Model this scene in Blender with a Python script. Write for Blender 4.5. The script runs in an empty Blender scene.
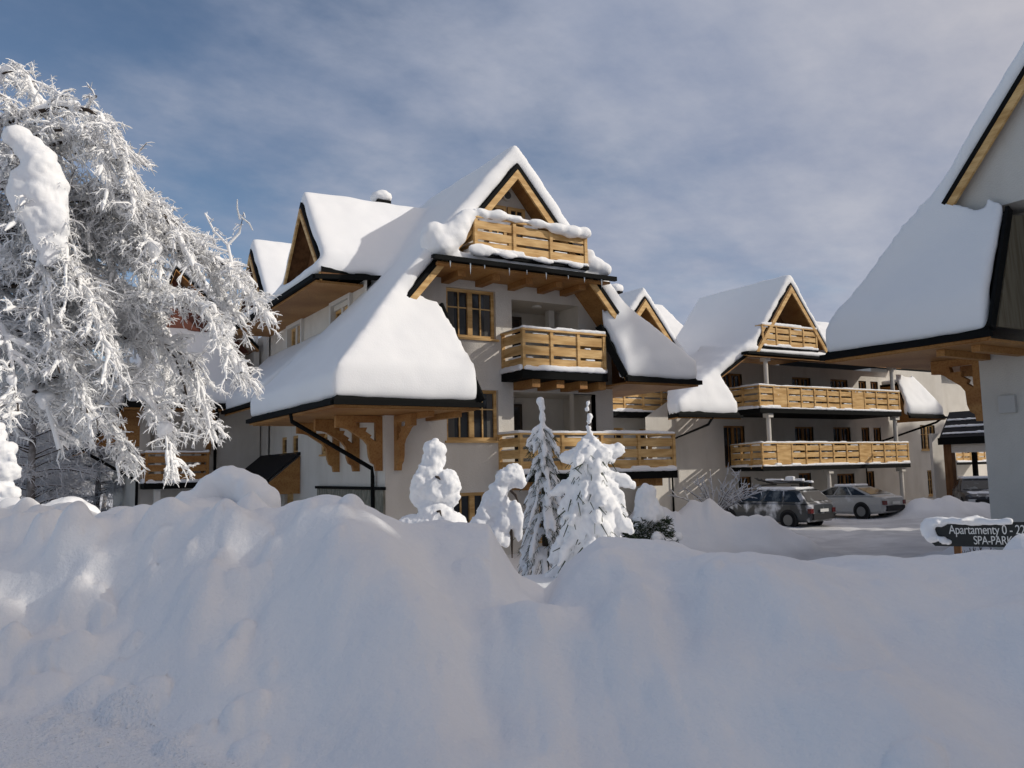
import bpy, bmesh, math, random
import numpy as np
from mathutils import Vector, Matrix
from mathutils.geometry import tessellate_polygon
R = math.radians
rng = random.Random(7)

# ------------------------------------------------------------------ camera, world, sun
scene = bpy.context.scene
col = scene.collection
cam_d = bpy.data.cameras.new('camera'); cam = bpy.data.objects.new('camera', cam_d); col.objects.link(cam)
YAW, PITCH, ROLL = R(58.7), R(5.85), R(1.2)
fw = Vector((math.cos(YAW)*math.cos(PITCH), math.sin(YAW)*math.cos(PITCH), math.sin(PITCH)))
r0 = Vector((math.sin(YAW), -math.cos(YAW), 0)); u0 = r0.cross(fw)
rt = math.cos(ROLL)*r0 - math.sin(ROLL)*u0
up = math.sin(ROLL)*r0 + math.cos(ROLL)*u0
M = Matrix((rt, up, -fw)).transposed().to_4x4(); M.translation = (0, 0, 2.6)
cam.matrix_world = M
cam_d.sensor_width = 36; cam_d.lens = 36*840/1024; cam_d.clip_end = 6000; cam_d.clip_start = .05
scene.camera = cam
scene.view_settings.view_transform = 'Standard'; scene.view_settings.look = 'None'
scene.view_settings.exposure = 0.12; scene.view_settings.gamma = 1
SUN = Vector((1, -.84, .70)).normalized()
EL = math.asin(SUN.z); AZ = math.atan2(SUN.x, SUN.y)
sd = bpy.data.lights.new('sun', 'SUN'); sd.energy = 2.3; sd.angle = R(.6); sd.color = (1, .94, .84)
so = bpy.data.objects.new('sun', sd); col.objects.link(so); so.location = (30, -25, 40)
so.rotation_euler = SUN.to_track_quat('Z', 'Y').to_euler()
w = bpy.data.worlds.new('World'); scene.world = w; w.use_nodes = True
nt = w.node_tree; N = nt.nodes; LK = nt.links
bg = N['Background']; bg.inputs[1].default_value = .09
sky = N.new('ShaderNodeTexSky'); sky.sky_type = 'NISHITA'; sky.sun_disc = False
sky.sun_elevation = EL; sky.sun_rotation = AZ; sky.altitude = 900; sky.dust_density = .4; sky.ozone_density = 1.6; sky.air_density = 1.0
tc = N.new('ShaderNodeTexCoord'); sp = N.new('ShaderNodeSeparateXYZ'); LK.new(tc.outputs['Generated'], sp.inputs[0])
def wmath(op, a, b=None, c=None):
    n = N.new('ShaderNodeMath'); n.operation = op
    for i, v in enumerate((a, b, c)):
        if v is None: continue
        if isinstance(v, (int, float)): n.inputs[i].default_value = v
        else: LK.new(v, n.inputs[i])
    return n.outputs[0]
zc_ = wmath('ADD', wmath('MAXIMUM', sp.outputs[2], 0.0), .22)
cb = N.new('ShaderNodeCombineXYZ')
LK.new(wmath('DIVIDE', sp.outputs[0], zc_), cb.inputs[0]); LK.new(wmath('DIVIDE', sp.outputs[1], zc_), cb.inputs[1])
mp = N.new('ShaderNodeMapping'); mp.inputs['Rotation'].default_value = (0, 0, R(-25)); mp.inputs['Scale'].default_value = (1.0, 1.25, 1)
mp.inputs['Location'].default_value = (3.1, 1.3, 0); LK.new(cb.outputs[0], mp.inputs[0])
nz = N.new('ShaderNodeTexNoise'); nz.inputs['Scale'].default_value = 1.9; nz.inputs['Detail'].default_value = 7; nz.inputs['Roughness'].default_value = .58
nz.inputs['Distortion'].default_value = .05
LK.new(mp.outputs[0], nz.inputs['Vector'])
# more cloud towards the sun side (right of the view), clear patch towards the north-west
sx = wmath('ADD', wmath('MULTIPLY', sp.outputs[0], .854), wmath('MULTIPLY', sp.outputs[1], -.52))
fac = wmath('ADD', wmath('MULTIPLY', nz.outputs[0], 2.2), wmath('MULTIPLY', sx, .95))
fac = wmath('ADD', fac, -.36)
cr = N.new('ShaderNodeMapRange'); cr.clamp = True; cr.interpolation_type = 'SMOOTHSTEP'; LK.new(fac, cr.inputs[0])
cr.inputs[1].default_value = 0.0; cr.inputs[2].default_value = 1.05; cr.inputs[3].default_value = 0.0; cr.inputs[4].default_value = .95
mx = N.new('ShaderNodeMix'); mx.data_type = 'RGBA'
n2 = N.new('ShaderNodeTexNoise'); n2.inputs['Scale'].default_value = 3.2; n2.inputs['Detail'].default_value = 6; n2.inputs['Roughness'].default_value = .6; LK.new(mp.outputs[0], n2.inputs['Vector'])
lv = N.new('ShaderNodeMapRange'); lv.inputs[1].default_value = .3; lv.inputs[2].default_value = .72; lv.inputs[3].default_value = 0; lv.inputs[4].default_value = 1; LK.new(n2.outputs[0], lv.inputs[0])
cc_ = N.new('ShaderNodeMix'); cc_.data_type = 'RGBA'; LK.new(lv.outputs[0], cc_.inputs[0]); cc_.inputs[6].default_value = (2.75, 3.25, 4.5, 1); cc_.inputs[7].default_value = (4.5, 4.75, 5.6, 1)
LK.new(cr.outputs[0], mx.inputs[0]); LK.new(sky.outputs[0], mx.inputs[6]); LK.new(cc_.outputs[2], mx.inputs[7])
# thin cloud is brighter and warmer round the sun
dt = N.new('ShaderNodeVectorMath'); dt.operation = 'DOT_PRODUCT'; LK.new(tc.outputs['Generated'], dt.inputs[0]); dt.inputs[1].default_value = SUN
gl = wmath('POWER', wmath('MAXIMUM', dt.outputs['Value'], 0.0), 3.0)
gx = N.new('ShaderNodeMix'); gx.data_type = 'RGBA'; gx.blend_type = 'ADD'; LK.new(gl, gx.inputs[0]); LK.new(mx.outputs[2], gx.inputs[6]); gx.inputs[7].default_value = (7.6, 5.2, 2.2, 1)
LK.new(gx.outputs[2], bg.inputs[0])

scene.cycles.use_denoising = True
scene.cycles.max_bounces = 6

# ------------------------------------------------------------------ noise
def _h(ix, iy, iz, s):
    n = (ix*374761393 + iy*668265263 + iz*2147483647 + s*1274126177) & 0xffffffff
    n = ((n ^ (n >> 13))*1274126177) & 0xffffffff
    n = ((n ^ (n >> 15))*2246822519) & 0xffffffff
    return ((n ^ (n >> 16)) & 0xffff)/65535.0*2-1
def vnoise(x, y, z, s=0):
    x, y, z = np.broadcast_arrays(np.asarray(x, float), np.asarray(y, float), np.asarray(z, float))
    ix, iy, iz = [np.floor(q).astype(np.int64) for q in (x, y, z)]
    f = [x-ix, y-iy, z-iz]; f = [q*q*q*(q*(q*6-15)+10) for q in f]
    o = 0
    for dx in (0, 1):
        for dy in (0, 1):
            for dz in (0, 1):
                wgt = (f[0] if dx else 1-f[0])*(f[1] if dy else 1-f[1])*(f[2] if dz else 1-f[2])
                o = o + wgt*_h(ix+dx, iy+dy, iz+dz, s)
    return o
def fbm(x, y, z, o=3, s=0):
    t = 0; a = 1.
    for i in range(o): t = t + a*vnoise(x*2**i+17.3*i, y*2**i+5.1*i, z*2**i, s+i); a *= .5
    return t

# ------------------------------------------------------------------ materials
def mat(name, base, rough=.7, spec=.3, metal=0., noise=None, bump=None, grain=None, trans=0):
    m = bpy.data.materials.new(name); m.use_nodes = True
    n = m.node_tree.nodes; l = m.node_tree.links; p = n['Principled BSDF']
    p.inputs['Base Color'].default_value = (*base, 1); p.inputs['Roughness'].default_value = rough
    p.inputs['Specular IOR Level'].default_value = spec; p.inputs['Metallic'].default_value = metal
    t = n.new('ShaderNodeTexCoord')
    def tex(sc, det):
        q = n.new('ShaderNodeTexNoise'); q.inputs['Detail'].default_value = det
        mpg = n.new('ShaderNodeMapping'); mpg.inputs['Scale'].default_value = sc
        l.new(t.outputs['Object'], mpg.inputs[0]); l.new(mpg.outputs[0], q.inputs['Vector']); q.inputs['Scale'].default_value = 1
        return q.outputs[0]
    colr = None
    if noise:
        sc, det, c2, lo, hi = noise
        sc = sc if isinstance(sc, tuple) else (sc, sc, sc)
        f = tex(sc, det)
        r = n.new('ShaderNodeMapRange'); r.inputs[1].default_value = lo; r.inputs[2].default_value = hi; l.new(f, r.inputs[0])
        x = n.new('ShaderNodeMix'); x.data_type = 'RGBA'; l.new(r.outputs[0], x.inputs[0])
        x.inputs[6].default_value = (*base, 1); x.inputs[7].default_value = (*c2, 1); colr = x.outputs[2]
    if grain:
        sc, c2, lo, hi = grain
        f = tex(sc, 2)
        r = n.new('ShaderNodeMapRange'); r.inputs[1].default_value = lo; r.inputs[2].default_value = hi; l.new(f, r.inputs[0])
        x = n.new('ShaderNodeMix'); x.data_type = 'RGBA'; x.blend_type = 'MULTIPLY'; l.new(r.outputs[0], x.inputs[0])
        if colr: l.new(colr, x.inputs[6])
        else: x.inputs[6].default_value = (*base, 1)
        x.inputs[7].default_value = (*c2, 1); colr = x.outputs[2]
    if colr: l.new(colr, p.inputs['Base Color'])
    if bump:
        f = None
        for sc, st in bump:
            b = n.new('ShaderNodeBump'); b.inputs['Strength'].default_value = st; b.inputs['Distance'].default_value = .05
            sc = sc if isinstance(sc, tuple) else (sc, sc, sc)
            l.new(tex(sc, 4), b.inputs['Height'])
            if f: l.new(f, b.inputs['Normal'])
            f = b.outputs[0]
        l.new(f, p.inputs['Normal'])
    return m
SNOW = mat('snow', (.87, .88, .90), .65, .15, bump=[(1.2, .25), (30, .10)])
SNOWG = mat('ground_snow', (.88, .885, .90), .7, .12, noise=((.9, .9, .9), 3, (.81, .82, .85), .45, .75), bump=[(1.6, .35), (8, .24), (20, .2), (60, .15)])
def zones(m):
    # packed grit-strewn road; car park greyed by tyres and by shade put into colour
    n = m.node_tree.nodes; l = m.node_tree.links; p = n['Principled BSDF']; src = p.inputs['Base Color'].links[0].from_socket
    t = n.new('ShaderNodeTexCoord'); g1 = n.new('ShaderNodeTexNoise'); g1.inputs['Scale'].default_value = 38; g1.inputs['Detail'].default_value = 3; l.new(t.outputs['Object'], g1.inputs['Vector'])
    r1 = n.new('ShaderNodeMapRange'); r1.inputs[1].default_value = .64; r1.inputs[2].default_value = .78; l.new(g1.outputs[0], r1.inputs[0])
    rc = n.new('ShaderNodeMix'); rc.data_type = 'RGBA'; l.new(r1.outputs[0], rc.inputs[0]); rc.inputs[6].default_value = (.84, .86, .90, 1); rc.inputs[7].default_value = (.42, .42, .43, 1)
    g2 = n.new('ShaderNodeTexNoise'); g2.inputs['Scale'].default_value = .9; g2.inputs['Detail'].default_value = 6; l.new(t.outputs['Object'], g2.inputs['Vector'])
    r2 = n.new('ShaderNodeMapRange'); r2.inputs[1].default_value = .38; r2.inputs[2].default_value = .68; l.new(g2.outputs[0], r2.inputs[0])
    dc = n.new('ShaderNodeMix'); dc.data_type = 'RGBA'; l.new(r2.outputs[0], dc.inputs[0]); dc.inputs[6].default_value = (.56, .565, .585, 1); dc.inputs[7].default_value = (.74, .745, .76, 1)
    for nm, c in (('driven_shade', dc), ('road', rc)):
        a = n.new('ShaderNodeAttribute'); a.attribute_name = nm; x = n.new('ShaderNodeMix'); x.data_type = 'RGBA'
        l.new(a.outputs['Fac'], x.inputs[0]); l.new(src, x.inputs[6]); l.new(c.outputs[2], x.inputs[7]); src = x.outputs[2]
        if nm == 'road':
            b = n.new('ShaderNodeBump'); b.inputs['Distance'].default_value = .05; l.new(g1.outputs[0], b.inputs['Height'])
            mm = n.new('ShaderNodeMath'); mm.operation = 'MULTIPLY'; mm.inputs[1].default_value = .6; l.new(a.outputs['Fac'], mm.inputs[0]); l.new(mm.outputs[0], b.inputs['Strength'])
            l.new(p.inputs['Normal'].links[0].from_socket, b.inputs['Normal']); l.new(b.outputs[0], p.inputs['Normal'])
    l.new(src, p.inputs['Base Color'])
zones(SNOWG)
FROST = mat('frost_snow', (.91, .913, .92), .7, .1)
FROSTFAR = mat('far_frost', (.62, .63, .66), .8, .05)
STUCCO = mat('stucco', (.69, .655, .60), .85, .1, noise=((1.1, 1.1, .7), 6, (.60, .565, .51), .42, .74), grain=((2.5, 2.5, .5), (.93, .92, .90), .55, .8), bump=[(30, .25), (90, .2)])
WHITE = mat('white_render', (.66, .645, .61), .8, .15)
HONEY = mat('honey_wood', (.70, .47, .215), .55, .2, noise=((1.3, 1.3, 7), 4, (.50, .30, .115), .40, .62), grain=((3, 3, 60), (.82, .74, .62), .45, .75))
AMBER = mat('amber_wood', (.42, .225, .078), .55, .25, noise=((1, 1, 3), 3, (.29, .13, .04), .35, .7), grain=((22, 22, 22), (.75, .68, .6), .45, .7))
BROWN = mat('brown_wood', (.21, .105, .045), .6, .2, noise=((2, 2, 2), 3, (.14, .065, .028), .35, .7), grain=((9, 9, 1), (.7, .65, .6), .45, .65))
REDWOOD = mat('red_wood', (.13, .05, .035), .6, .2, noise=((2, 2, 2), 3, (.15, .05, .035), .35, .7))
BLACK = mat('black_metal', (.009, .0095, .0095), .7, .05)
GLASS = mat('window_glass', (.022, .024, .028), .06, .6, noise=((1.5, 1.5, .6), 2, (.055, .052, .05), .5, .72))
CURTAIN = mat('net_curtain', (.10, .098, .095), .9, .05)
STONE = mat('stone', (.17, .165, .13), .85, .15, noise=((9, 9, 4), 4, (.32, .30, .25), .4, .68), bump=[((14, 14, 6), .9)])
DOORD = mat('dark_door', (.05, .035, .025), .5, .3)
BARK = mat('bark', (.075, .058, .048), .9, .1, noise=(6, 3, (.035, .027, .023), .4, .7))
BARKS = mat('snowy_bark', (.30, .29, .29), .9, .1, noise=(3, 3, (.10, .085, .08), .4, .62))
NEEDLE = mat('needles', (.035, .05, .032), .8, .1, noise=(8, 2, (.06, .075, .045), .4, .7))
TILE = mat('dark_tiles', (.014, .014, .016), .65, .15, bump=[((6, 6, 6), .3)])

# ------------------------------------------------------------------ scene graph helpers
BASE = {}
def tag(o, label, cat, group=None, kind=None):
    if label: o['label'] = label
    if cat: o['category'] = cat
    if group: o['group'] = group
    if kind: o['kind'] = kind
    return o
def thing(name, base, label, cat, group=None):
    o = bpy.data.objects.new(name, None); o.empty_display_size = .3; col.objects.link(o)
    o.location = base; BASE[o] = Vector(base); return tag(o, label, cat, group)
class MB:
    def __init__(s): s.v = []; s.f = []
    def add(s, vs, fs):
        k = len(s.v); s.v += [tuple(x) for x in vs]; s.f += [tuple(i+k for i in f) for f in fs]
    def face(s, pts): s.add(pts, [tuple(range(len(pts)))])
    def prism(s, pts, off):
        n = len(pts); off = Vector(off); p = [Vector(q) for q in pts]; q = [x+off for x in p]
        s.add(p+q, [tuple(range(n))[::-1], tuple(range(n, 2*n))]+[(i, (i+1) % n, n+(i+1) % n, n+i) for i in range(n)])
    def box(s, fr, a0, a1, b0, b1, z0, z1):
        p = [fr(a0, b0, z0), fr(a1, b0, z0), fr(a1, b1, z0), fr(a0, b1, z0)]
        s.prism(p, (0, 0, z1-z0))
    def beam(s, p, q, wd, ht, upv=(0, 0, 1)):
        p = Vector(p); q = Vector(q); d = (q-p).normalized(); u = Vector(upv); sd_ = d.cross(u)
        if sd_.length < 1e-4: sd_ = d.cross(Vector((1, 0, 0)))
        sd_.normalize(); u = sd_.cross(d).normalized()
        c = [p-sd_*wd/2-u*ht/2, p+sd_*wd/2-u*ht/2, p+sd_*wd/2+u*ht/2, p-sd_*wd/2+u*ht/2]
        s.prism(c, q-p)
    def tube(s, pts, rad, n=8, cap=True):
        pts = [Vector(p) for p in pts]; k = len(s.v); m = len(pts)
        if not hasattr(rad, '__len__'): rad = [rad]*m
        ref = Vector((0, 0, 1))
        for i, p in enumerate(pts):
            d = (pts[min(i+1, m-1)]-pts[max(i-1, 0)])
            if d.length < 1e-6: d = Vector((0, 0, 1))
            d.normalize(); x = d.cross(ref)
            if x.length < .15: x = d.cross(Vector((1, 0, 0)))
            x.normalize(); y = d.cross(x)
            for j in range(n):
                t = 2*math.pi*j/n; s.v.append(tuple(p+(x*math.cos(t)+y*math.sin(t))*rad[i]))
        for i in range(m-1):
            for j in range(n): s.f.append((k+i*n+j, k+i*n+(j+1) % n, k+(i+1)*n+(j+1) % n, k+(i+1)*n+j))
        if cap: s.f.append(tuple(k+j for j in range(n))[::-1]); s.f.append(tuple(k+(m-1)*n+j for j in range(n)))
    def ball(s, c, r, sub=2, sq=(1, 1, 1)):
        bm = bmesh.new(); bmesh.ops.create_icosphere(bm, subdivisions=sub, radius=1)
        s.add([(c[0]+v.co.x*r*sq[0], c[1]+v.co.y*r*sq[1], c[2]+v.co.z*r*sq[2]) for v in bm.verts], [[v.index for v in f.verts] for f in bm.faces]); bm.free()
    def mesh(s, name, base=Vector((0, 0, 0)), smooth=False, fix=True):
        me = bpy.data.meshes.new(name); b = base
        me.from_pydata([(x-b[0], y-b[1], z-b[2]) for x, y, z in s.v], [], s.f)
        if fix and len(s.f) < 60000:
            bm = bmesh.new(); bm.from_mesh(me); bmesh.ops.recalc_face_normals(bm, faces=bm.faces); bm.to_mesh(me); bm.free()
        if smooth: me.polygons.foreach_set('use_smooth', [True]*len(me.polygons))
        me.update(); return me
    def build(s, name, m, parent=None, label=None, smooth=False, base=None, bevel=0, fix=True):
        b = BASE[parent] if parent else Vector(base or (0, 0, 0))
        o = bpy.data.objects.new(name, s.mesh(name, b, smooth, fix)); col.objects.link(o); o.data.materials.append(m)
        if parent: o.parent = parent
        else: o.location = b
        BASE[o] = b
        if label: o['label'] = label
        if bevel:
            bv = o.modifiers.new('bevel', 'BEVEL'); bv.width = bevel; bv.segments = 2; bv.limit_method = 'ANGLE'
        return o
class Fr:
    def __init__(s, o, ang=0.): s.o = Vector(o); s.ang = ang; s.c = math.cos(ang); s.s = math.sin(ang)
    def __call__(s, a, b, z): return Vector((s.o.x+a*s.c-b*s.s, s.o.y+a*s.s+b*s.c, s.o.z+z))
    def sub(s, a, b, ang=0., z=0): return Fr(s(a, b, z), s.ang+ang)
def snowobj(name, mb, parent, voxel=.11, smooth=8, amp=.03, freq=2.2, seed=0, material=None, label=None, base=None, fine=0):
    tmp = bpy.data.objects.new('tmp', mb.mesh('tmp')); col.objects.link(tmp)
    rm = tmp.modifiers.new('r', 'REMESH'); rm.mode = 'VOXEL'; rm.voxel_size = voxel
    sm = tmp.modifiers.new('s', 'SMOOTH'); sm.factor = .5; sm.iterations = smooth
    dg = bpy.context.evaluated_depsgraph_get(); dg.update()
    me = bpy.data.meshes.new_from_object(tmp.evaluated_get(dg)); me.name = name
    bpy.data.objects.remove(tmp)
    n = len(me.vertices); co = np.empty(n*3); me.vertices.foreach_get('co', co); co = co.reshape(-1, 3)
    no = np.empty(n*3); me.vertex_normals.foreach_get('vector', no); no = no.reshape(-1, 3)
    if amp:
        d = fbm(co[:, 0]*freq, co[:, 1]*freq, co[:, 2]*freq, 3, seed)*amp
        if fine: d = d+vnoise(co[:, 0]*freq*6, co[:, 1]*freq*6, co[:, 2]*freq*6, seed+9)*fine
        co = co+no*d[:, None]
    b = BASE[parent] if parent else Vector(base or (0, 0, 0))
    co = co-np.array(b); me.vertices.foreach_set('co', co.ravel())
    me.polygons.foreach_set('use_smooth', [True]*len(me.polygons)); me.update()
    me.materials.clear(); me.materials.append(material or SNOW)
    o = bpy.data.objects.new(name, me); col.objects.link(o)
    if parent: o.parent = parent
    else: o.location = b
    BASE[o] = b
    if label: o['label'] = label
    return o

# ------------------------------------------------------------------ ground: one sheet, the road in front and the ploughed bank behind it
CREST = [(-60, 13.5, 2.2), (-45, 12.8, 2.3), (-31.28,11.80,2.31),(-29.77,11.61,2.34),(-27.95,11.18,2.33),(-25.50,10.75,2.13),(-23.27,10.22,2.22),(-20.97,9.71,2.36),(-19.49,9.49,2.36),(-17.34,9.28,2.30),(-16.09,9.04,2.18),(-12.28,8.58,2.23),(-7.70,8.07,2.09),(-5.04,7.82,2.14),(-1.68,7.49,2.11),(0.27,7.43,1.60),(1.90,7.35,1.38),(3.09,7.33,1.70),(5.67,7.24,1.94),(8.97,7.19,1.96),(12.20,7.07,1.90),(15.95,6.98,1.84),(20.22,6.93,1.86),(24.23,6.91,1.86),(27.50,6.87,1.88),(30.80,6.86,1.92),(45, 7.2, 2.0), (60, 8, 2.0)]
MOUNDS = [  # x, y, height, radius along view-right, radius along view
    (16.7, 16.4, .80, 1.5, 1.4), (15.5, 17.0, .85, 1.3, 1.3), (14.7, 17.6, .6, 1.0, 1.1), (17.2, 15.2, .40, 1.1, 1.1), (8.2, 11.7, .26, 1.3, 1.2),
    (9.62, 5.0, .72, .5, .5), (10.3, 6.35, .34, 1.0, .6), (11.9, 4.6, .3, 1.2, 1.0), (11.7, 8.2, .30, 1.3, .9), (33.5, 21.7, .85, 1.1, 1.2), (34.7, 21.0, .55, 1.0, 1.0), (36.2, 20.2, .5, 1.5, 1.0), (13.8, 7.9, .25, 1.6, 1.2), (18.6, 10.6, .5, 1.5, 1.5),
    (17.0, 9.3, .45, 1.3, 1.1)]
BULGES = [  # bearing, position up the face, height, widths: broad heaps and hollows left by the plough
    (-20, .62, .18, 3.4, .24), (-12, .66, .16, 4.6, .30), (-16, .32, -.12, 3.4, .24), (-4.5, .66, -.10, 2.6, .30), (-1.0, .36, -.14, 3.4, .26), (1.4, .80, -.12, 2.0, .26), (5.6, .76, .15, 2.8, .28),
    (10.2, .66, -.08, 1.6, .26), (14.5, .66, .14, 4.4, .30), (6.0, .30, -.14, 3.4, .22), (21, .5, .12, 4.4, .28), (-26, .52, .16, 2.8, .2), (-24, .25, -.10, 3.2, .2), (25, .28, .12, 3.4, .22), (16, .28, -.09, 3.0, .2)]
def height(x, y):
    x = np.asarray(x, float); y = np.asarray(y, float)
    fx, fy = math.cos(YAW), math.sin(YAW)
    t = x*fx+y*fy; s = x*fy-y*fx
    r = np.hypot(x, y); th = np.degrees(np.arctan2(s, t))
    c = np.array(CREST); rc = np.interp(th, c[:, 0], c[:, 1]); zc = np.interp(th, c[:, 0], c[:, 2])
    fade = np.clip((62-np.abs(th))/12, 0, 1); fade = fade*fade*(3-2*fade)
    rf = rc*(.50+.1*np.clip((-th-5)/20, 0, 1))
    road = 1.0
    u = np.clip((r-rf)/(rc-rf), 0, 1)
    zsm = 0*zc
    for k_ in np.arange(-6, 6.1, 1.0): zsm = zsm+np.interp(th+k_+2.2*np.sin(r*1.1+k_), c[:, 0], c[:, 2])/13.
    kk = np.clip((u-.5)/.5, 0, 1)**1.5*np.clip(1-(r-rc-2.5)/1.5, 0, 1)
    zc = zsm+(zc-zsm)*kk
    face = (np.sin(u*math.pi/2))**1.25
    base = .25+1.15*np.clip(1-(r-8)/12, 0, 1)**1.3
    base = base*(r > 0)
    k = np.clip((r-rc)/1.9, 0, 6)
    back = base+(zc-base)*np.exp(-k*k)
    h = np.where(r < rc, road+(zc-road)*face, back)
    # lumps and gullies of the ploughed snow
    m = np.clip(u*1.6, 0, 1)*np.exp(-np.clip(r-rc, 0, 40)/5)
    mf = m*np.clip((1-u)*1.8, 0, 1)
    lum = fbm(s*.6+3, t*.7, 0, 2, 3)*.26+(np.abs(fbm(s*.7, t*.8, 2.2, 2, 21))-.3)*.12
    h = h+lum*mf+fbm(s*1.7, t*1.7, 1.3, 3, 5)*.065*m
    for (bt, bu, ba_, wt_, wu_) in BULGES:
        h = h+ba_*np.exp(-((th-bt+(u-bu)*3)/wt_)**2-((u-bu)/wu_)**2)*np.clip((1.08-u)*4, 0, 1)*(r < rc+1)
    # shovelled clods: sharper lumps near the foot on the left
    cl = np.clip(vnoise(s*2.4, t*2.4, 4, 31)-.15, 0, 1)
    h = h+cl*.42*mf*np.clip((-th-8)/12, 0, 1)
    h = h+np.clip(vnoise(s*5, t*5, 4, 33)-.2, 0, 1)*.06*mf*(1+1.5*np.clip((-th-10)/10, 0, 1))
    h = h+np.clip(vnoise(s*9, t*9, 2, 37)-.45, 0, 1)*.06*np.clip((r-2)/1, 0, 1)*np.clip((rf+1.2-r)/1.5, 0, 1)
    cg = np.random.default_rng(77)
    for _ in range(70):   # loose clods thrown up by the plough
        cth = cg.uniform(-36, 34) if cg.random() < .2 else cg.uniform(-36, -16); cu = cg.random()**1.5*1.0-.05; crr = cg.uniform(.04, .16)*(1.25 if cth < -14 else .8); chh = crr*cg.uniform(.35, .8)
        rc_ = np.interp(cth, c[:, 0], c[:, 1]); q_ = rc_*(.5+.1*np.clip((-cth-5)/20, 0, 1)); rr_ = q_+(rc_-q_)*cu; ct, cs = rr_*math.cos(math.radians(cth)), rr_*math.sin(math.radians(cth))
        dd_ = (((t-ct)/crr)**2+((s-cs)/(crr*cg.uniform(.8, 1.5)))**2)
        h = h+chh*np.clip(1-dd_, 0, 1)**.6*(1 if cu > .02 else .6)
    h = h+(fbm(s*1.5+9, t*1.7, 6, 3, 55)*.04)*mf
    h = h*fade+(1-fade)*1.2
    for (mx_, my_, mh, ra, rb) in MOUNDS:
        dx = x-mx_; dy = y-my_; tt = dx*fx+dy*fy; ss = dx*fy-dy*fx
        h = h+mh*np.exp(-((ss/ra)**2+(tt/rb)**2))*(1+.22*fbm(x*1.3, y*1.3, 0, 3, 8))
    # thumb hollow in the hump on top of the bank
    h = h+fbm(x*.25, y*.25, 0, 2, 12)*.08*np.clip((r-10)/10, 0, 1)*np.clip(fade, 0, 1)
    for off in (0., 1.5, 2.6, 4.1, 5.3, 6.8):   # tyre ruts on the car park
        dd = (y-(9.5+off+.38*(x-16)+.5*np.sin(x*.13+off)))/1.07
        h = h-.05*np.exp(-(dd/.14)**2)*np.clip((r-16)/2, 0, 1)*np.clip((th-6)/4, 0, 1)*np.clip((46-r)/4, 0, 1)
    h = h+fbm(s*3, t*3, 0, 2, 14)*.010
    return h
def make_ground():
    ang = np.concatenate([np.arange(-180, -66, 4), np.arange(-66, -36, 1.), np.arange(-36, 36, .16), np.arange(36, 66, 1.), np.arange(66, 180, 4)])
    rad = [0.6]
    while rad[-1] < 3000:
        r_ = rad[-1]; rad.append(r_*(1.0+(.009 if 2.2 < r_ < 13 else .02 if r_ < 45 else .12)))
    rad = np.array(rad); A, B = np.meshgrid(np.radians(ang), rad)
    t = B*np.cos(A); s = B*np.sin(A)
    x = t*math.cos(YAW)+s*math.sin(YAW); y = t*math.sin(YAW)-s*math.cos(YAW)
    z = height(x, y)
    na, nr = len(ang), len(rad)
    V = np.stack([x, y, z], -1).reshape(-1, 3)
    V = np.vstack([V, [[0, 0, 1.0]]])
    i = np.arange(nr-1)[:, None]*na; j = np.arange(na)[None, :]; j2 = (j+1) % na
    F = np.stack([i+j, i+na+j, i+na+j2, i+j2], -1).reshape(-1, 4)[:, ::-1]
    faces = F.tolist()+[(len(V)-1, int(k), int((k+1) % na)) for k in range(na)][::1]
    me = bpy.data.meshes.new('ground'); me.from_pydata(V.tolist(), [], faces)
    bm = bmesh.new(); bm.from_mesh(me); bmesh.ops.recalc_face_normals(bm, faces=bm.faces); bm.to_mesh(me); bm.free()
    if me.polygons[len(me.polygons)//2].normal.z < 0: me.flip_normals()
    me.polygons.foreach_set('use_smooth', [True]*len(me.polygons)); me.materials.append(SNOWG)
    vt, vs = t.ravel(), s.ravel(); vth = np.degrees(np.arctan2(vs, vt)); vr = np.hypot(vt, vs); c_ = np.array(CREST)
    vrf = np.interp(vth, c_[:, 0], c_[:, 1])*(.50+.1*np.clip((-vth-5)/20, 0, 1))*(1.0+.03*np.sin(vth*.45)+.012*np.sin(vth*1.3))
    road = np.clip((vrf*1.04-vr)/.35+.12*vnoise(vt*6, vs*6, 0, 61), 0, 1)
    lot = np.clip((.62-z.ravel())/.22, 0, 1)*np.clip((vr-13.5)/2.5, 0, 1)*np.clip((vth-4)/5, 0, 1)*np.clip((90-vr)/30, 0, 1)  # tyre-packed yard snow, darkened also for the shade between the buildings
    for nm, val in (('road', road), ('driven_shade', lot)):
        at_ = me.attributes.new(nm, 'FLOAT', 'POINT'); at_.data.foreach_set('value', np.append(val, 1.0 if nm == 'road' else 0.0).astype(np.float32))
    o = bpy.data.objects.new('snowy_ground', me); col.objects.link(o); o['kind'] = 'structure'
    return o
make_ground()

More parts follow.
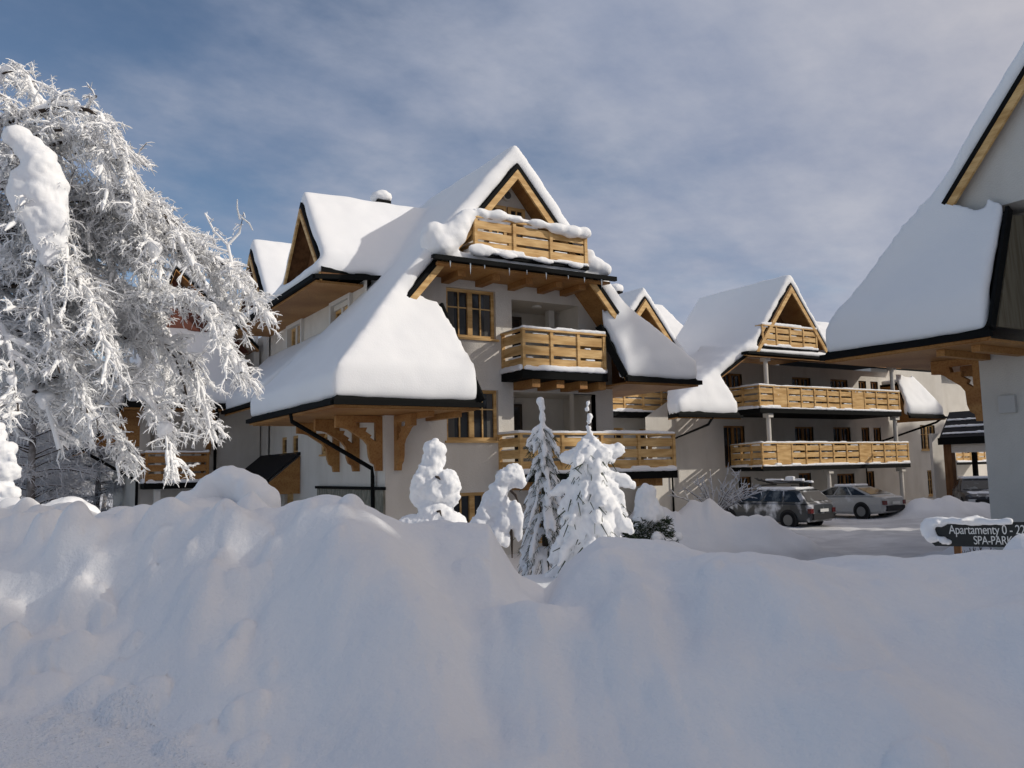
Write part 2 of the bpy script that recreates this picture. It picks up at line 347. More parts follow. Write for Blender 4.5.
# ------------------------------------------------------------------ building components
def wall(mb, fr, a0, a1, z0, z1, holes=(), rev=.22, b=0.):
    """outer face of a wall with rectangular openings and their reveals"""
    ca_ = lambda v, lo, hi: min(max(v, lo), hi)
    A = sorted({a0, a1, *[ca_(h[i], a0, a1) for h in holes for i in (0, 1)]}); Z = sorted({z0, z1, *[ca_(h[i], z0, z1) for h in holes for i in (2, 3)]})
    for i in range(len(A)-1):
        for j in range(len(Z)-1):
            ca, cz = (A[i]+A[i+1])/2, (Z[j]+Z[j+1])/2
            if any(h[0] < ca < h[1] and h[2] < cz < h[3] for h in holes): continue
            mb.face([fr(A[i], b, Z[j]), fr(A[i+1], b, Z[j]), fr(A[i+1], b, Z[j+1]), fr(A[i], b, Z[j+1])])
    for h in holes:
        x0, x1, y0, y1 = h[:4]; d = h[4] if len(h) > 4 else rev
        for p, q in (((x0, y0), (x1, y0)), ((x1, y0), (x1, y1)), ((x1, y1), (x0, y1)), ((x0, y1), (x0, y0))):
            mb.face([fr(p[0], b, p[1]), fr(q[0], b, q[1]), fr(q[0], b+d, q[1]), fr(p[0], b+d, p[1])])
        if len(h) > 4: mb.face([fr(x0, b+d, y0), fr(x1, b+d, y0), fr(x1, b+d, y1), fr(x0, b+d, y1)])
def window(T, fr, a0, a1, z0, z1, b=0., rec=.10, cas=2, rows=(.62,), lites=2, sill=True, m=None, name='window', curtain=False):
    m = m or HONEY; mb = MB(); f = .09; t = .07
    bx = lambda x0, x1, y0, y1, dp=0., th=t: mb.box(fr, x0, x1, b+rec-dp, b+rec-dp+th, y0, y1)
    bx(a0, a1, z0, z0+f); bx(a0, a1, z1-f, z1); bx(a0, a0+f, z0+f, z1-f); bx(a1-f, a1, z0+f, z1-f)
    W = (a1-a0-2*f)/cas
    for c in range(1, cas): bx(a0+f+c*W-.075, a0+f+c*W+.075, z0+f, z1-f, .012)
    for c in range(cas):
        l, r_ = a0+f+c*W+.0, a0+f+(c+1)*W
        for k in range(1, lites): bx(l+(r_-l)*k/lites-.018, l+(r_-l)*k/lites+.018, z0+f, z1-f, -.012, .04)
        for q in rows: bx(l, r_, z0+(z1-z0)*q-.016, z0+(z1-z0)*q+.016, -.016, .04)
    w_ = mb.build(name, m, T)
    p = MB(); p.box(fr, a0+.03, a1-.03, b+rec+.06, b+rec+.075, z0+.03, z1-.03); p.build('pane', GLASS, w_)
    if curtain:
        each(w_, 'curtain', CURTAIN, [(l, r_, b+rec+.052, b+rec+.058, z0+f, z1-f) for (l, r_) in ((a0+f+.02, a0+f+.22), (a1-f-.2, a1-f-.02))], fr)
    if sill:
        s_ = MB(); s_.box(fr, a0-.06, a1+.06, b-.07, b+rec, z0-.06, z0-.004); s_.build('sill', m, w_)
    return w_
def balcony(T, fr, path, zs, zt, zr, b_wall, post=1.0, boards=3, name='balcony', snow=True, railsnow=(.05, .10), m=None, seed=0, gate=None, solid=()):
    """path: outer edge of the slab as (a,b) points, starting and ending at the wall"""
    m = m or HONEY; rg = random.Random(seed)
    mb = MB(); pts = [fr(a, b, zs) for a, b in path]
    mb.prism(pts, (0, 0, zt-zs)); B = mb.build(name, BLACK, T)
    ra = MB(); sn = MB(); ztop = zr
    segs = list(zip(path[:-1], path[1:]))
    # keep the railing 6 cm inside the slab edge
    ca = sum(p[0] for p in path)/len(path); cb_ = sum(p[1] for p in path)/len(path)
    ins = lambda p: (p[0]+(.07 if p[0] < ca else -.07), p[1]+(.07 if p[1] < cb_ else 0))
    for si, (p, q) in enumerate(segs):
        p, q = ins(p), ins(q); L = math.dist(p, q)
        if L < .2: continue
        ang = math.atan2(q[1]-p[1], q[0]-p[0]); f2 = fr.sub(p[0], p[1], ang)
        n = max(1, round(L/post)); H = zr-zt
        for k in range(n+1):
            if k == n and si < len(segs)-1: continue
            x = L*k/n; ra.box(f2, x-.045, x+.045, -.055, .045, zt-.1, zr+.015)
        bh = (H-.12)/boards
        for j in range(boards):
            z0 = zt+.08+j*bh; z1 = z0+bh*.74
            for k in range(n):
                dz = rg.uniform(-.006, .006); ra.box(f2, L*k/n+.045, L*(k+1)/n-.045, -.02, .015, z0+dz, z1+dz)
                if snow and rg.random() < .75:
                    l0 = L*k/n+.06+rg.random()*.3*L/n; l1 = min(L*(k+1)/n-.06, l0+rg.uniform(.25, .9)*L/n)
                    sn.box(f2, l0, l1, -.035, .04, z1+dz-.01, z1+dz+rg.uniform(.02, .05))
        for k in solid:
            if si == 1: ra.box(f2, L*k/n+.045, L*(k+1)/n-.045, -.03, -.021, zt+.08, zr-.05)
        ra.box(f2, -.05, L+.05, -.075, .06, zr-.045, zr)
        if snow:
            x = 0
            while x < L:
                l = rg.uniform(.3, .9); e = min(L, x+l)
                sn.box(f2, x-.05, e+.05, -.07, .055, zr-.01, zr+rg.uniform(*railsnow)); x = e
            x = 0
            while x < L:
                l = rg.uniform(.3, .9); e = min(L, x+l); hh = rg.uniform(.05, .16)
                sn.box(f2, x-.02, e+.02, -.13, .25, zt-.02, zt+hh); x = e
    ra.build('railing', m, B)
    if snow: snowobj('balcony_snow', sn, B, .035, 4, .008, 7, seed)
    return B
def gutter(T, pts):
    for p, q in zip(pts[:-1], pts[1:]):
        mb = MB(); mb.beam(p, q, .12, .12); mb.build('gutter', BLACK, T)
def each(T, name, m, boxes, fr, label=None):
    for q in boxes:
        mb = MB(); mb.box(fr, *q); mb.build(name, m, T, label)
def bracket(T, fr, z0, z1, reach, th=.14, m=None):
    """carved corner bracket in the plane b of fr, post on the wall at a=0, arm reaching to a=-reach"""
    prof = [(0, z0), (-.17, z0), (-.20, z0+.16), (-.30, z0+.22)]
    n = 9
    for i in range(1, n+1):
        t = i/n; prof.append((-.30-(reach-.30)*(1-math.cos(t*math.pi/2))-.045*math.sin(t*math.pi*4), z0+.22+(z1-.30-z0-.22)*math.sin(t*math.pi/2)))
    prof += [(-reach, z1-.16), (-reach, z1), (-.0, z1)]
    inner = [(-.18, z1-.17), (-.18, z0+.75), (-.34, z0+.86), (-.30, z1-.5), (-.46, z1-.40), (-.42, z1-.30), (-.68, z1-.30), (-.72, z1-.17)]
    mb = MB(); v2 = prof+inner; n1, n2 = len(prof), len(inner)
    tri = tessellate_polygon([[Vector((a, z, 0)) for a, z in prof], [Vector((a, z, 0)) for a, z in inner]])
    F_ = [fr(a, -th/2, z) for a, z in v2]; B_ = [fr(a, th/2, z) for a, z in v2]; N_ = len(v2)
    fs = [tuple(t) for t in tri]+[tuple(i+N_ for i in t)[::-1] for t in tri]
    for o_, n_ in ((0, n1), (n1, n2)):
        fs += [(o_+i, o_+(i+1) % n_, N_+o_+(i+1) % n_, N_+o_+i) for i in range(n_)]
    mb.add(F_+B_, fs)
    return mb.build('bracket', m or AMBER, T)
ZR = 11.05
def chalet_core(T, fr, L=12., full=True, seed=1, zb=0., back=None, ar=(-1.87, -2.42), rs=True, ht=(.26, .40)):
    """the gabled core shared by the large chalets: a across the front, b into the depth"""
    sn = MB(); rf = MB(); so = MB(); gu = MB()
    P = lambda pts: [fr(*p) for p in pts]
    b0, b1 = (3.13, 5.9) if back is None else back
    bt = b0-.5
    left = [[(0, 0, ZR), (-3.5, 0, 6.885), (-3.5, b0, 6.885), (-2.55, bt-.4, 8.02), (-2.55, L, 8.02), (0, L, ZR)],
            [(-3.5, 0, 6.885), (-5.57, -1.0, 4.3), (-5.57, b1, 4.3), (-3.5, b0, 6.885)],
            [(-5.57, -1.0, 4.3), (ar[0], -1.0, 4.3), (ar[1], .12, 6.86), (-3.5, .0, 6.885)]]
    right = [[(0, 0, ZR), (0, L, ZR), (3.6, L, 6.9), (3.6, 0, 6.9)],
             [(3.6, 0, 6.9), (3.6, 4.5, 6.9), (6.0, 4.5, 5.2), (6.0, -.4, 5.2)],
             [(3.6, 0, 6.9), (6.0, -.4, 5.2), (3.25, -.4, 5.2), (2.85, .25, 6.75)]] if rs else [[(0, 0, ZR), (0, L, ZR), (5.3, L, 4.9), (5.3, 0, 4.9)]]
    for i, pl in enumerate(left+right):
        q = P(pl); th = .60
        if i == 2:
            q3 = [p-Vector((0, 0, .05)) for p in q]; q4 = [p+Vector((0, 0, h_)) for p, h_ in zip(q, (.80, .80, ht[0], ht[1]))]
            sn.add(q3+q4, [(3, 2, 1, 0), (4, 5, 6, 7), (0, 1, 5, 4), (1, 2, 6, 5), (2, 3, 7, 6), (3, 0, 4, 7)])
        else: sn.prism([p+Vector((0, 0, -.06)) for p in q], (0, 0, th+.06))
        rf.prism([p-Vector((0, 0, .16)) for p in q], (0, 0, .13))
        so.prism([p-Vector((0, 0, .215)) for p in q], (0, 0, .05))
    # fatten the skirt eaves
    e = [(-5.57, -1.03, 4.27), (ar[0], -1.03, 4.27), (ar[0]-.08, -.62, 4.27), (-5.2, -.62, 4.27)]
    sn.prism(P(e), (0, 0, .70))
    e = [(-5.60, -1.0, 4.27), (-5.60, b1, 4.27), (-5.2, b1, 4.27), (-5.2, -.8, 4.27)]
    sn.prism(P(e), (0, 0, .62))
    if rs: sn.prism(P([(3.25, -.42, 5.16), (6.02, -.42, 5.16), (5.8, 0, 5.16), (3.2, 0, 5.16)]), (0, 0, .62))
    R_ = rf.build('roof', BLACK, T)
    # level soffits under the low eaves
    so.prism(P([(-5.5, -.93, 4.07), (ar[0]-.08, -.93, 4.07), (ar[0]-.08, 1.15, 4.07), (-3.45, 1.15, 4.07), (-3.45, b1-.1, 4.07), (-5.5, b1-.1, 4.07)]), (0, 0, .06))
    if rs: so.prism(P([(3.3, -.33, 4.98), (5.93, -.33, 4.98), (5.93, 4.4, 4.98), (3.3, 4.4, 4.98)]), (0, 0, .05))
    so.build('soffit', AMBER, R_); each(R_, 'beam', AMBER, [(a-.09, a+.09, -.6, 1.1, 3.93, 4.068) for a in (-3.0, -2.25)], fr)
    gutter(R_, P([(-5.62, b1, 4.2), (-5.62, -1.06, 4.2), (ar[0]+.05, -1.06, 4.2)]))
    if rs: gutter(R_, P([(3.2, -.46, 5.1), (6.06, -.46, 5.1), (6.06, 4.4, 5.1)]))
    gu.beam(fr(ar[0]+.05, -1.04, 4.3), fr(ar[1]+.04, .1, 6.86), .07, .2); gu.build('verge_trim', BLACK, R_); gu = MB()
    if rs: gu.beam(fr(3.2, -.4, 5.2), fr(2.8, .24, 6.7), .07, .2); gu.build('verge_trim', BLACK, R_)
    for sgn, A, zA in ((-1, 3.5, 6.885), (1, 3.6, 6.9)):
        ba = MB()
        p, q = fr(sgn*.0, -.03, ZR-.36), fr(sgn*A, -.03, zA-.36); ba.prism([p+Vector((0, 0, .14)), q+Vector((0, 0, .14)), q+Vector((0, 0, -.10)), p+Vector((0, 0, -.13))], fr(0, .07, 0)-fr(0, 0, 0)); ba.build('bargeboard', HONEY, R_)
    for sgn, A, zA in ((-1, 3.5, 6.885), (1, 3.6, 6.9)):
        bk = MB()
        p, q = fr(sgn*.0, -.045, ZR-.06), fr(sgn*A, -.045, zA-.06); bk.prism([p, q, q+Vector((0, 0, -.15)), p+Vector((0, 0, -.15))], fr(0, .05, 0)-fr(0, 0, 0)); bk.build('verge_trim', BLACK, R_)
    return R_, sn
def gable_tri(mb, fr, hw, z0, z1, b):
    mb.face([fr(-hw, b, z0), fr(hw, b, z0), fr(0, b, z1)])

# ------------------------------------------------------------------ main chalet
T = thing('chalet', (11.87, 22, 0), 'large chalet in the middle, steep front gable over three stacked balconies', 'building', 'apartment chalets of the holiday complex')
F = Fr((11.87, 19.0, 0))
roof, sn = chalet_core(T, F, L=12.5, back=(3.13, 6.5))
FL = Fr((8.4, 20.15, 0), R(-90))          # left side wall seen from outside: a runs toward the viewer, b into the house
# walls
wl = MB()
W = Fr((11.87, 20.15, 0))
holes = [(-1.66, -.11, 6.25, 7.62), (-1.69, -.08, 3.42, 4.82), (-1.67, -.15, .8, 2.02), (.42, 2.75, 5.3, 7.45, 1.7), (.42, 3.3, 2.5, 4.8, 1.7), (1.2, 2.8, .6, 2.0)]
wall(wl, W, -2.45, 2.45+.3, 0, 8.0, holes)
wall(wl, W, -3.47, -2.45, 0, 6.75); wl.face([W(-3.47, 0, 6.75), W(-2.45, 0, 6.75), W(-2.45, 0, 7.95)])
wall(wl, W, 2.75, 3.95, 0, 6.6, [(2.5, 3.3, 2.5, 4.8)]); wl.face([W(2.75, 0, 6.6), W(3.75, 0, 6.6), W(2.75, 0, 7.75)])
lh = [(-8.4, -7.75, 6.55, 7.6), (-7.6, -6.95, 6.55, 7.6), (-3.9, -3.25, 6.3, 7.45), (-3.1, -2.45, 6.3, 7.45), (-5.0, -4.45, 3.2, 3.8), (-8.0, -7.4, 3.3, 3.9), (-9.3, -8.7, 3.3, 3.9), (-5.85, -5.35, .7, 1.8), (-8.9, -7.9, .2, 2.1)]
wall(wl, FL, -14.5, -1.2, 0, 7.9, lh); wall(wl, FL, -1.2, 0, 0, 6.7)
wl.box(F, -3.47, 3.9, 12.0, 12.2, 0, 8)
FR = Fr((15.75, 20.15, 0), R(90)); wall(wl, FR, 0, 11, 0, 6.0)
# attic gable wall
gable_tri(wl, F, 2.15, 8.2, 10.80, .7)
walls = wl.build('wall', STUCCO, T)
for h in holes[:2]: window(T, W, *h[:4], curtain=True)
window(T, W, *holes[2], rows=(.0,)[:0]); window(T, W, *holes[5], rows=())
for h in lh[:4]: window(T, FL, *h, cas=1, rec=.06, lites=2, rows=(), sill=False)
for h in lh[4:8]: window(T, FL, *h, cas=1, lites=1, rec=.03, rows=(), sill=True)
for h in [(-.58, -.02, 8.8, 9.95), (.04, .60, 8.8, 9.95)]:
    window(T, F, *h, b=.60, rec=.0, cas=1, lites=2, rows=(.5,), sill=False)
v = MB(); v.tube([F(.03, .69, 10.28), F(.03, .60, 10.28)], .15, 20)
vo = v.build('round_vent', STUCCO, T); v = MB(); v.tube([F(.03, .605, 10.28), F(.03, .585, 10.28)], .11, 20); v.build('vent_grille', CURTAIN, vo)
# white surrounds of the left upper windows, pale posts
for (x0, x1) in ((-8.55, -6.8), (-4.05, -2.3)):
    pl = MB()
    pl.box(FL, x0, x0+.14, -.10, .0, 5.9, 7.75); pl.box(FL, x1-.14, x1, -.10, .0, 5.9, 7.75); pl.box(FL, x0+.14, x1-.14, -.10, 0, 7.6, 7.75); pl.build('window_surround', WHITE, T)
# loggia doors
for (a0, a1, z0, z1) in ((.6, 1.75, 5.3, 7.3), (.6, 1.7, 2.5, 4.6)):
    d = MB(); d.box(W, a0, a1, 1.6, 1.68, z0, z1); D = d.build('balcony_door', DOORD, T)
    p = MB(); p.box(W, a0+.1, a1-.1, 1.585, 1.597, z0+.15, z1-.1); p.build('pane', GLASS, D)
lp = MB(); lp.tube([W(1.6, .5, 7.38), W(1.6, .5, 7.44)], .16, 14); lp.build('ceiling_lamp', WHITE, T)
each(T, 'column', WHITE, [(2.76, 3.02, -.02, .3, 5.3, 6.9), (2.3, 2.5, .9, 1.1, 5.3, 7.44)], W)
# attic pent roof with balcony
pt = MB(); PT = [(-2.72, -.3, 8.0), (2.98, -.3, 8.0), (2.6, 1.3, 8.25), (-2.35, 1.3, 8.25)]
pt.prism([F(*p) for p in PT], (0, 0, .07)); PR = pt.build('pent_roof', BLACK, T)
so = MB(); so.prism([F(*p) for p in [(-2.6, -.25, 7.85), (2.9, -.25, 7.85), (2.5, 1.13, 7.85), (-2.3, 1.13, 7.85)]], (0, 0, .06)); so.build('soffit', AMBER, PR)
gutter(PR, [F(-2.75, -.36, 7.98), F(3.02, -.36, 7.98)])
ICE = mat('ice', (.62, .68, .74), .15, .5)
for a, l in ((-2.3, .18), (-1.72, .30), (-1.3, .12), (-.55, .22), (.0, .14), (.62, .20), (1.35, .12), (1.9, .16), (2.5, .26)):
    ic = MB(); ic.tube([F(a, -.37, 7.93), F(a, -.37, 7.93-l*.5), F(a, -.37, 7.93-l)], [.018, .012, .002], 6); ic.build('icicle', ICE, PR)
each(PR, 'beam', AMBER, [(a-.11, a+.11, .15, 1.14, 7.69, 7.848) for a in (-1.7, -.65, .4, 1.4, 2.2)], F)
balcony(T, F, [(-1.5, 1.3), (-1.5, -.2), (2.2, -.2), (2.2, 1.3)], 8.2, 8.3, 9.27, 1.3, post=1.1, name='attic_balcony', railsnow=(.12, .22), seed=3)
# snow piled on and beside the attic balcony
sp2 = MB()
sp2.prism([F(*p) for p in [(-2.6, -.1, 8.05), (2.9, -.1, 8.05), (2.6, .35, 8.1), (-2.4, .35, 8.1)]], (0, 0, .24))
for (a, b, z, r_, q) in [(-2.35, -.02, 8.4, .44, (1, .8, .8)), (-2.05, -.08, 8.7, .40, (1, .7, .9)), (-1.8, -.08, 9.0, .32, (1, .8, 1)), (-1.6, -.05, 9.25, .26, (1.2, .9, .9)), (-1.2, -.12, 9.36, .2, (1.5, .9, .9)), (-.75, -.2, 9.36, .17, (1.8, .9, .9)), (-2.5, .1, 8.6, .5, (.8, .8, .9)),
                       (-.2, -.2, 9.33, .13, (2.6, 1.1, .9)), (.5, -.22, 9.30, .16, (2.4, 1.1, .9)), (1.1, -.24, 9.24, .20, (1.8, 1, .9)), (1.6, -.24, 9.22, .24, (1.6, .9, .9)), (2.0, -.22, 9.24, .22, (1.5, .9, .9)), (2.2, -.1, 9.3, .17, (1, 1.3, .8)),
                       (2.5, -.05, 8.42, .30, (1.2, .7, .8)), (2.8, -.08, 8.28, .24, (1.2, .8, .8)), (2.35, 0, 8.7, .22, (1, .8, 1)), (-1.3, -.25, 8.35, .26, (1.8, .5, .8)), (-.5, -.27, 8.3, .17, (2.2, .6, .8)), (.6, -.27, 8.27, .14, (3, .6, .8)), (1.7, -.27, 8.27, .13, (2.5, .6, .8))]:
    sp2.ball(F(a, b, z), r_, 2, q)
snowobj('snow_pile', sp2, PR, .045, 22, .035, 2.5, 4)
# middle and lower balconies
def beams(parent, fr, aa, b0_, b1_, z0, z1, m=AMBER):
    each(parent, 'beam', m, [(a-.13, a+.13, b0_, b1_, z0, z1) for a in aa], fr)
B2 = balcony(T, F, [(.03, 1.14), (.03, .0), (2.9, .0), (2.9, 1.14)], 5.06, 5.3, 6.42, 1.15, post=.95, name='middle_balcony', seed=5)
beams(B2, F, (.55, 1.35, 2.15, 2.8), .15, 1.14, 4.84, 5.058)
B1 = balcony(T, F, [(-.12, 1.14), (-.12, .0), (5.4, .0), (5.4, 1.14)], 2.27, 2.5, 3.58, 1.15, post=1.25, name='lower_balcony', seed=6, m=HONEY)
beams(B1, F, (.3, 1.2, 2.1, 3.0, 3.9, 4.8), .15, 1.14, 2.05, 2.268)
# brackets under the low eaves
for y in (-.22, -1.85, -3.45): bracket(T, FL.sub(0, 0).sub(y, 0, R(90)).sub(0, 0, R(0)), 2.65, 4.06, 1.25)
bracket(T, Fr((8.72, 20.15, 0), R(-90)).sub(0, 0, R(180)), 2.65, 4.06, 1.1)
# stone panel, awning porch, downspout on the left wall
st = MB(); st.box(FL, -5.25, .02, -.06, -.003, .55, 2.16); S = st.build('stone_panel', STONE, T)
st = MB(); st.box(FL, -5.3, .06, -.11, -.003, 2.162, 2.24); st.build('coping', BLACK, S)
aw = MB(); aw.prism([FL(-12.0, -.01, 3.25), FL(-7.1, -.01, 3.25), FL(-7.1, -1.55, 2.0), FL(-12.0, -1.55, 2.0)], (0, 0, .09)); AW = aw.build('porch_roof', TILE, T)
aw = MB(); aw.prism([FL(-7.16, -.02, 3.2), FL(-7.16, -.02, 1.98), FL(-7.16, -1.5, 1.98)], FL(.05, 0, 0)-FL(0, 0, 0)); aw.build('porch_cheek', AMBER, AW)
each(AW, 'post', HONEY, [(x-.06, x+.06, -1.45, -1.33, 0, 1.98) for x in (-7.2, -9.6)], FL)
d = MB(); d.box(FL, -8.85, -7.95, .08, .13, .2, 2.08); d.build('side_door', HONEY, T)
ds = MB(); ds.tube([Vector((6.27, 21.2, 4.15)), Vector((6.3, 21.2, 3.95)), Vector((8.28, 20.75, 2.72)), Vector((8.3, 20.75, 2.5)), Vector((8.3, 20.75, 0))], .055, 8); ds.build('downspout', BLACK, T)
# side gables on the left
gs = MB()
for k, cy in enumerate((23.35, 29.1)):
    G = Fr((7.15, cy, 0), R(-90)); hw = 1.9; za = 10.45; zb_ = 8.12
    D = MB()
    pls = []
    for sg in (-1, 1):
        xm = 11.87-(ZR-za)/1.19-7.15; xb = 11.87-(ZR-zb_)/1.19-7.15
        pls.append([(0, 0, za), (sg*hw, 0, zb_), (sg*hw, xb, zb_), (0, xm+.3, za)])
    for q in pls:
        w_ = [G(*p) for p in q]; D.prism([p-Vector((0, 0, .13)) for p in w_], (0, 0, .13)); gs.prism([p-Vector((0, 0, .04)) for p in w_], (0, 0, .5))
    dm = D.build('side_gable', BLACK, roof); D2 = MB()
    for q in pls: D2.prism([G(*p)-Vector((0, 0, .19)) for p in q], (0, 0, .05))
    D2.build('soffit', BROWN if k == 0 else REDWOOD, dm)
    for sg in (-1, 1):
        bb = MB()
        p, q = G(0, -.04, za-.2), G(sg*hw, -.04, zb_-.2); bb.prism([p, q, q-Vector((0, 0, .17)), p-Vector((0, 0, .2))], G(0, .06, 0)-G(0, 0, 0)); bb.build('gable_bargeboard', HONEY, roof)
    tt = MB(); gable_tri(tt, G, hw-.1, zb_-.3, za-.25, .55); tt.build('gable_boarding', BROWN if k == 0 else REDWOOD, roof)
lg = [(7.0, 31.2, 7.92), (7.0, 21.5, 7.92), (9.1, 21.3, 8.05), (9.4, 31.2, 8.2)]
gs.prism([Vector(p) for p in lg], (0, 0, .30)); gs.prism([Vector((7.0, 31.2, 7.95)), Vector((7.0, 21.5, 7.95)), Vector((7.35, 21.5, 7.95)), Vector((7.35, 31.2, 7.95))], (0, 0, .36))
lm = MB(); lm.prism([Vector(p)-Vector((0, 0, .1)) for p in lg], (0, 0, .09)); LG = lm.build('side_eave', BLACK, roof)
gutter(LG, [Vector((6.95, 31.2, 7.84)), Vector((6.95, 21.42, 7.84)), Vector((9.0, 21.25, 7.95))])
lm = MB(); lm.prism([Vector((7.05, 31.1, 7.72)), Vector((7.05, 21.6, 7.72)), Vector((8.39, 21.6, 7.72)), Vector((8.39, 31.1, 7.72))], (0, 0, .07)); lm.build('soffit', AMBER, LG)
# low roof bay between the upper windows
bay = [Vector(p) for p in ((8.42, 25.0, 6.6), (6.8, 26.6, 4.95), (6.8, 31.1, 4.95), (8.42, 31.1, 6.6))]
gs.prism([p-Vector((0, 0, .04)) for p in bay], (0, 0, .5))
lm = MB(); lm.prism([p-Vector((0, 0, .16)) for p in bay], (0, 0, .13)); BY = lm.build('low_side_roof', BLACK, roof)
lm = MB(); lm.prism([p-Vector((0, 0, .22)) for p in bay], (0, 0, .05)); lm.build('soffit', AMBER, BY); gutter(BY, [Vector((6.74, 26.6, 4.86)), Vector((6.74, 31.1, 4.86))])
k = len(sn.v); sn.v += gs.v; sn.f += [tuple(i+k for i in f) for f in gs.f]
snowobj('roof_snow', sn, roof, .085, 18, .035, .8, 2, fine=.003)
# chimneys poking out of the ridge
def chimney(T_, x, y, z0, z1, r_=.35):
    c = MB(); c.box(Fr((x, y, 0)), -r_, r_, -r_, r_, z0, z1); c.box(Fr((x, y, 0)), -r_*.9, r_*.9, -r_*.9, r_*.9, z1+.002, z1+.16); C_ = c.build('chimney', BLACK, T_)
    c = MB(); c.ball((x, y, z1+.33), r_*1.15, 2, (1.25, 1.25, .75)); snowobj('chimney_snow', c, C_, .06, 3, .04, 3, 5)
chimney(T, 12.1, 29.2, 10.5, 12.75, .3)

# ------------------------------------------------------------------ right chalet (same core, turned to face the lane)
T = thing('chalet', (21, 7, 0), 'shaded chalet at the right edge, broad snowy roof slope over a carved bracket', 'building', 'apartment chalets of the holiday complex')
FRR = Fr((17.35, 7.25, .85), R(-90))
roof, sn = chalet_core(T, FRR, L=15, back=(10, 12), rs=False, ar=(-1.72, -1.78), ht=(.30, .80))
snowobj('roof_snow', sn, roof, .08, 34, .03, .9, 12, fine=.002)
wl = MB(); WR = FRR.sub(0, 1.15)
wall(wl, WR, -3.2, 5.5, -2.0, 4.5); wl.face([WR(-3.2, 0, 4.5), WR(5.5, 0, 4.5), WR(3.0, 0, 7.3), WR(0, 0, 10.7), WR(-3.2, 0, 6.95), WR(-3.2, 0, 6.7)])
wl.face([FRR(-3.2, .22, 7.0), FRR(3.2, .22, 7.0), FRR(0, .22, 10.82)]); wl.face([FRR(-3.3, .22, 7.0), FRR(3.2, .22, 7.0), FRR(3.2, 1.15, 7.0), FRR(-3.3, 1.15, 7.0)]); wl.box(FRR, -3.47, 5.5, 14.6, 14.8, -2, 6)
SL = FRR.sub(-3.2, 1.15, R(-90)); wall(wl, SL, -13.5, 0, -2, 6.7)
SR = FRR.sub(5.5, 1.15, R(90)); wall(wl, SR, 0, 13.5, -2, 4.8)
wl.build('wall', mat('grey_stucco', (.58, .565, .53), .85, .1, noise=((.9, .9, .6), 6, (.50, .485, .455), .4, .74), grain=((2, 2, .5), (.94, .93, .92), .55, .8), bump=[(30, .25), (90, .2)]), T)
cheek = MB(); cheek.prism([FRR(-1.82, .25, 6.75), FRR(-1.75, -.75, 4.35), FRR(-1.7, 1.1, 4.35), FRR(-1.7, 1.1, 6.8)], FRR(.06, 0, 0)-FRR(0, 0, 0)); cheek.build('skirt_cheek', mat('weathered_boards', (.17, .15, .11), .8, .1, grain=((14, 14, .6), (.7, .68, .64), .45, .65)), roof)
bracket(T, SL.sub(-.10, 0, R(90)), 2.62, 4.06, 1.15); bracket(T, SL.sub(-1.2, 0, R(90)), 2.9, 4.06, 1.1)
lb = MB(); lb.box(WR, -2.80, -2.45, -.09, -.003, 2.75, 3.12); lb.build('meter_box', mat('grey_box', (.46, .46, .45), .6, .2), T)

# ------------------------------------------------------------------ left wing behind the frosted tree
T = thing('chalet_wing', (5.5, 34, 0), 'lower chalet wing at far left, half hidden behind the big frosted tree', 'building', 'apartment chalets of the holiday complex')
FB = Fr((5.5, 31.0, 0)); P = lambda pts: [FB(*p) for p in pts]
sn = MB(); rf = MB(); so = MB()
pls = [[(-.3, .9, 10.3), (-1.95, .7, 5.2), (-1.95, 9, 5.2), (-.3, 9, 10.3)], [(-1.95, .7, 5.2), (-3.1, .3, 3.7), (-3.1, 9, 3.7), (-1.95, 9, 5.2)],
       [(-.3, .9, 10.3), (-.3, 9, 10.3), (2.7, 9, 7.5), (2.7, .9, 7.5)], [(-2.0, 0, 5.15), (1.96, 0, 5.15), (1.65, 1.3, 7.75), (-1.2, 1.2, 7.6)]]
for q in pls:
    q = P(q); sn.prism([p-Vector((0, 0, .05)) for p in q], (0, 0, .6)); rf.prism([p-Vector((0, 0, .16)) for p in q], (0, 0, .13)); so.prism([p-Vector((0, 0, .22)) for p in q], (0, 0, .05))
sn.prism(P([(-2.0, -.03, 5.13), (1.98, -.03, 5.13), (1.9, .35, 5.13), (-1.9, .35, 5.13)]), (0, 0, .5))
so.prism(P([(-1.95, .05, 4.95), (1.9, .05, 4.95), (1.9, 1.2, 4.95), (-1.95, 1.2, 4.95)]), (0, 0, .05))
RB = rf.build('roof', BLACK, T); so.build('soffit', AMBER, RB); snowobj('roof_snow', sn, RB, .12, 10, .03, 1.2, 31)
gutter(RB, P([(-2.05, -.06, 5.06), (2.0, -.06, 5.06)])); gutter(RB, P([(-3.15, .25, 3.6), (-3.15, 9, 3.6)]))
wl = MB(); WB = FB.sub(0, 1.2)
wall(wl, WB, -1.35, 2.85, 0, 5.2, [(-1.0, .5, 2.5, 4.6, .5)]); wl.box(FB, 2.6, 2.8, 1.21, 9, 0, 7.3); wl.box(FB, -1.35, -1.2, 1.21, 9, 0, 5.5); wl.build('wall', STUCCO, T)
gt = MB(); gt.face(P([(-1.6, 1.5, 6.2), (2.5, 1.5, 7.3), (-.3, 1.5, 9.9)])); gt.build('gable_boarding', REDWOOD, T)
gt = MB(); gt.face(P([(-2.9, 1.21, 3.7), (-1.35, 1.21, 3.7), (-1.35, 1.21, 5.6), (-1.9, 1.21, 5.1)])); gt.build('side_boarding', AMBER, T)
balcony(T, FB, [(-1.3, 1.19), (-1.3, .25), (.85, .25), (.85, 1.19)], 2.2, 2.42, 3.45, 1.2, post=1.05, seed=9, m=AMBER)
bracket(T, WB.sub(.95, 0, R(90)), 3.4, 4.93, .9)
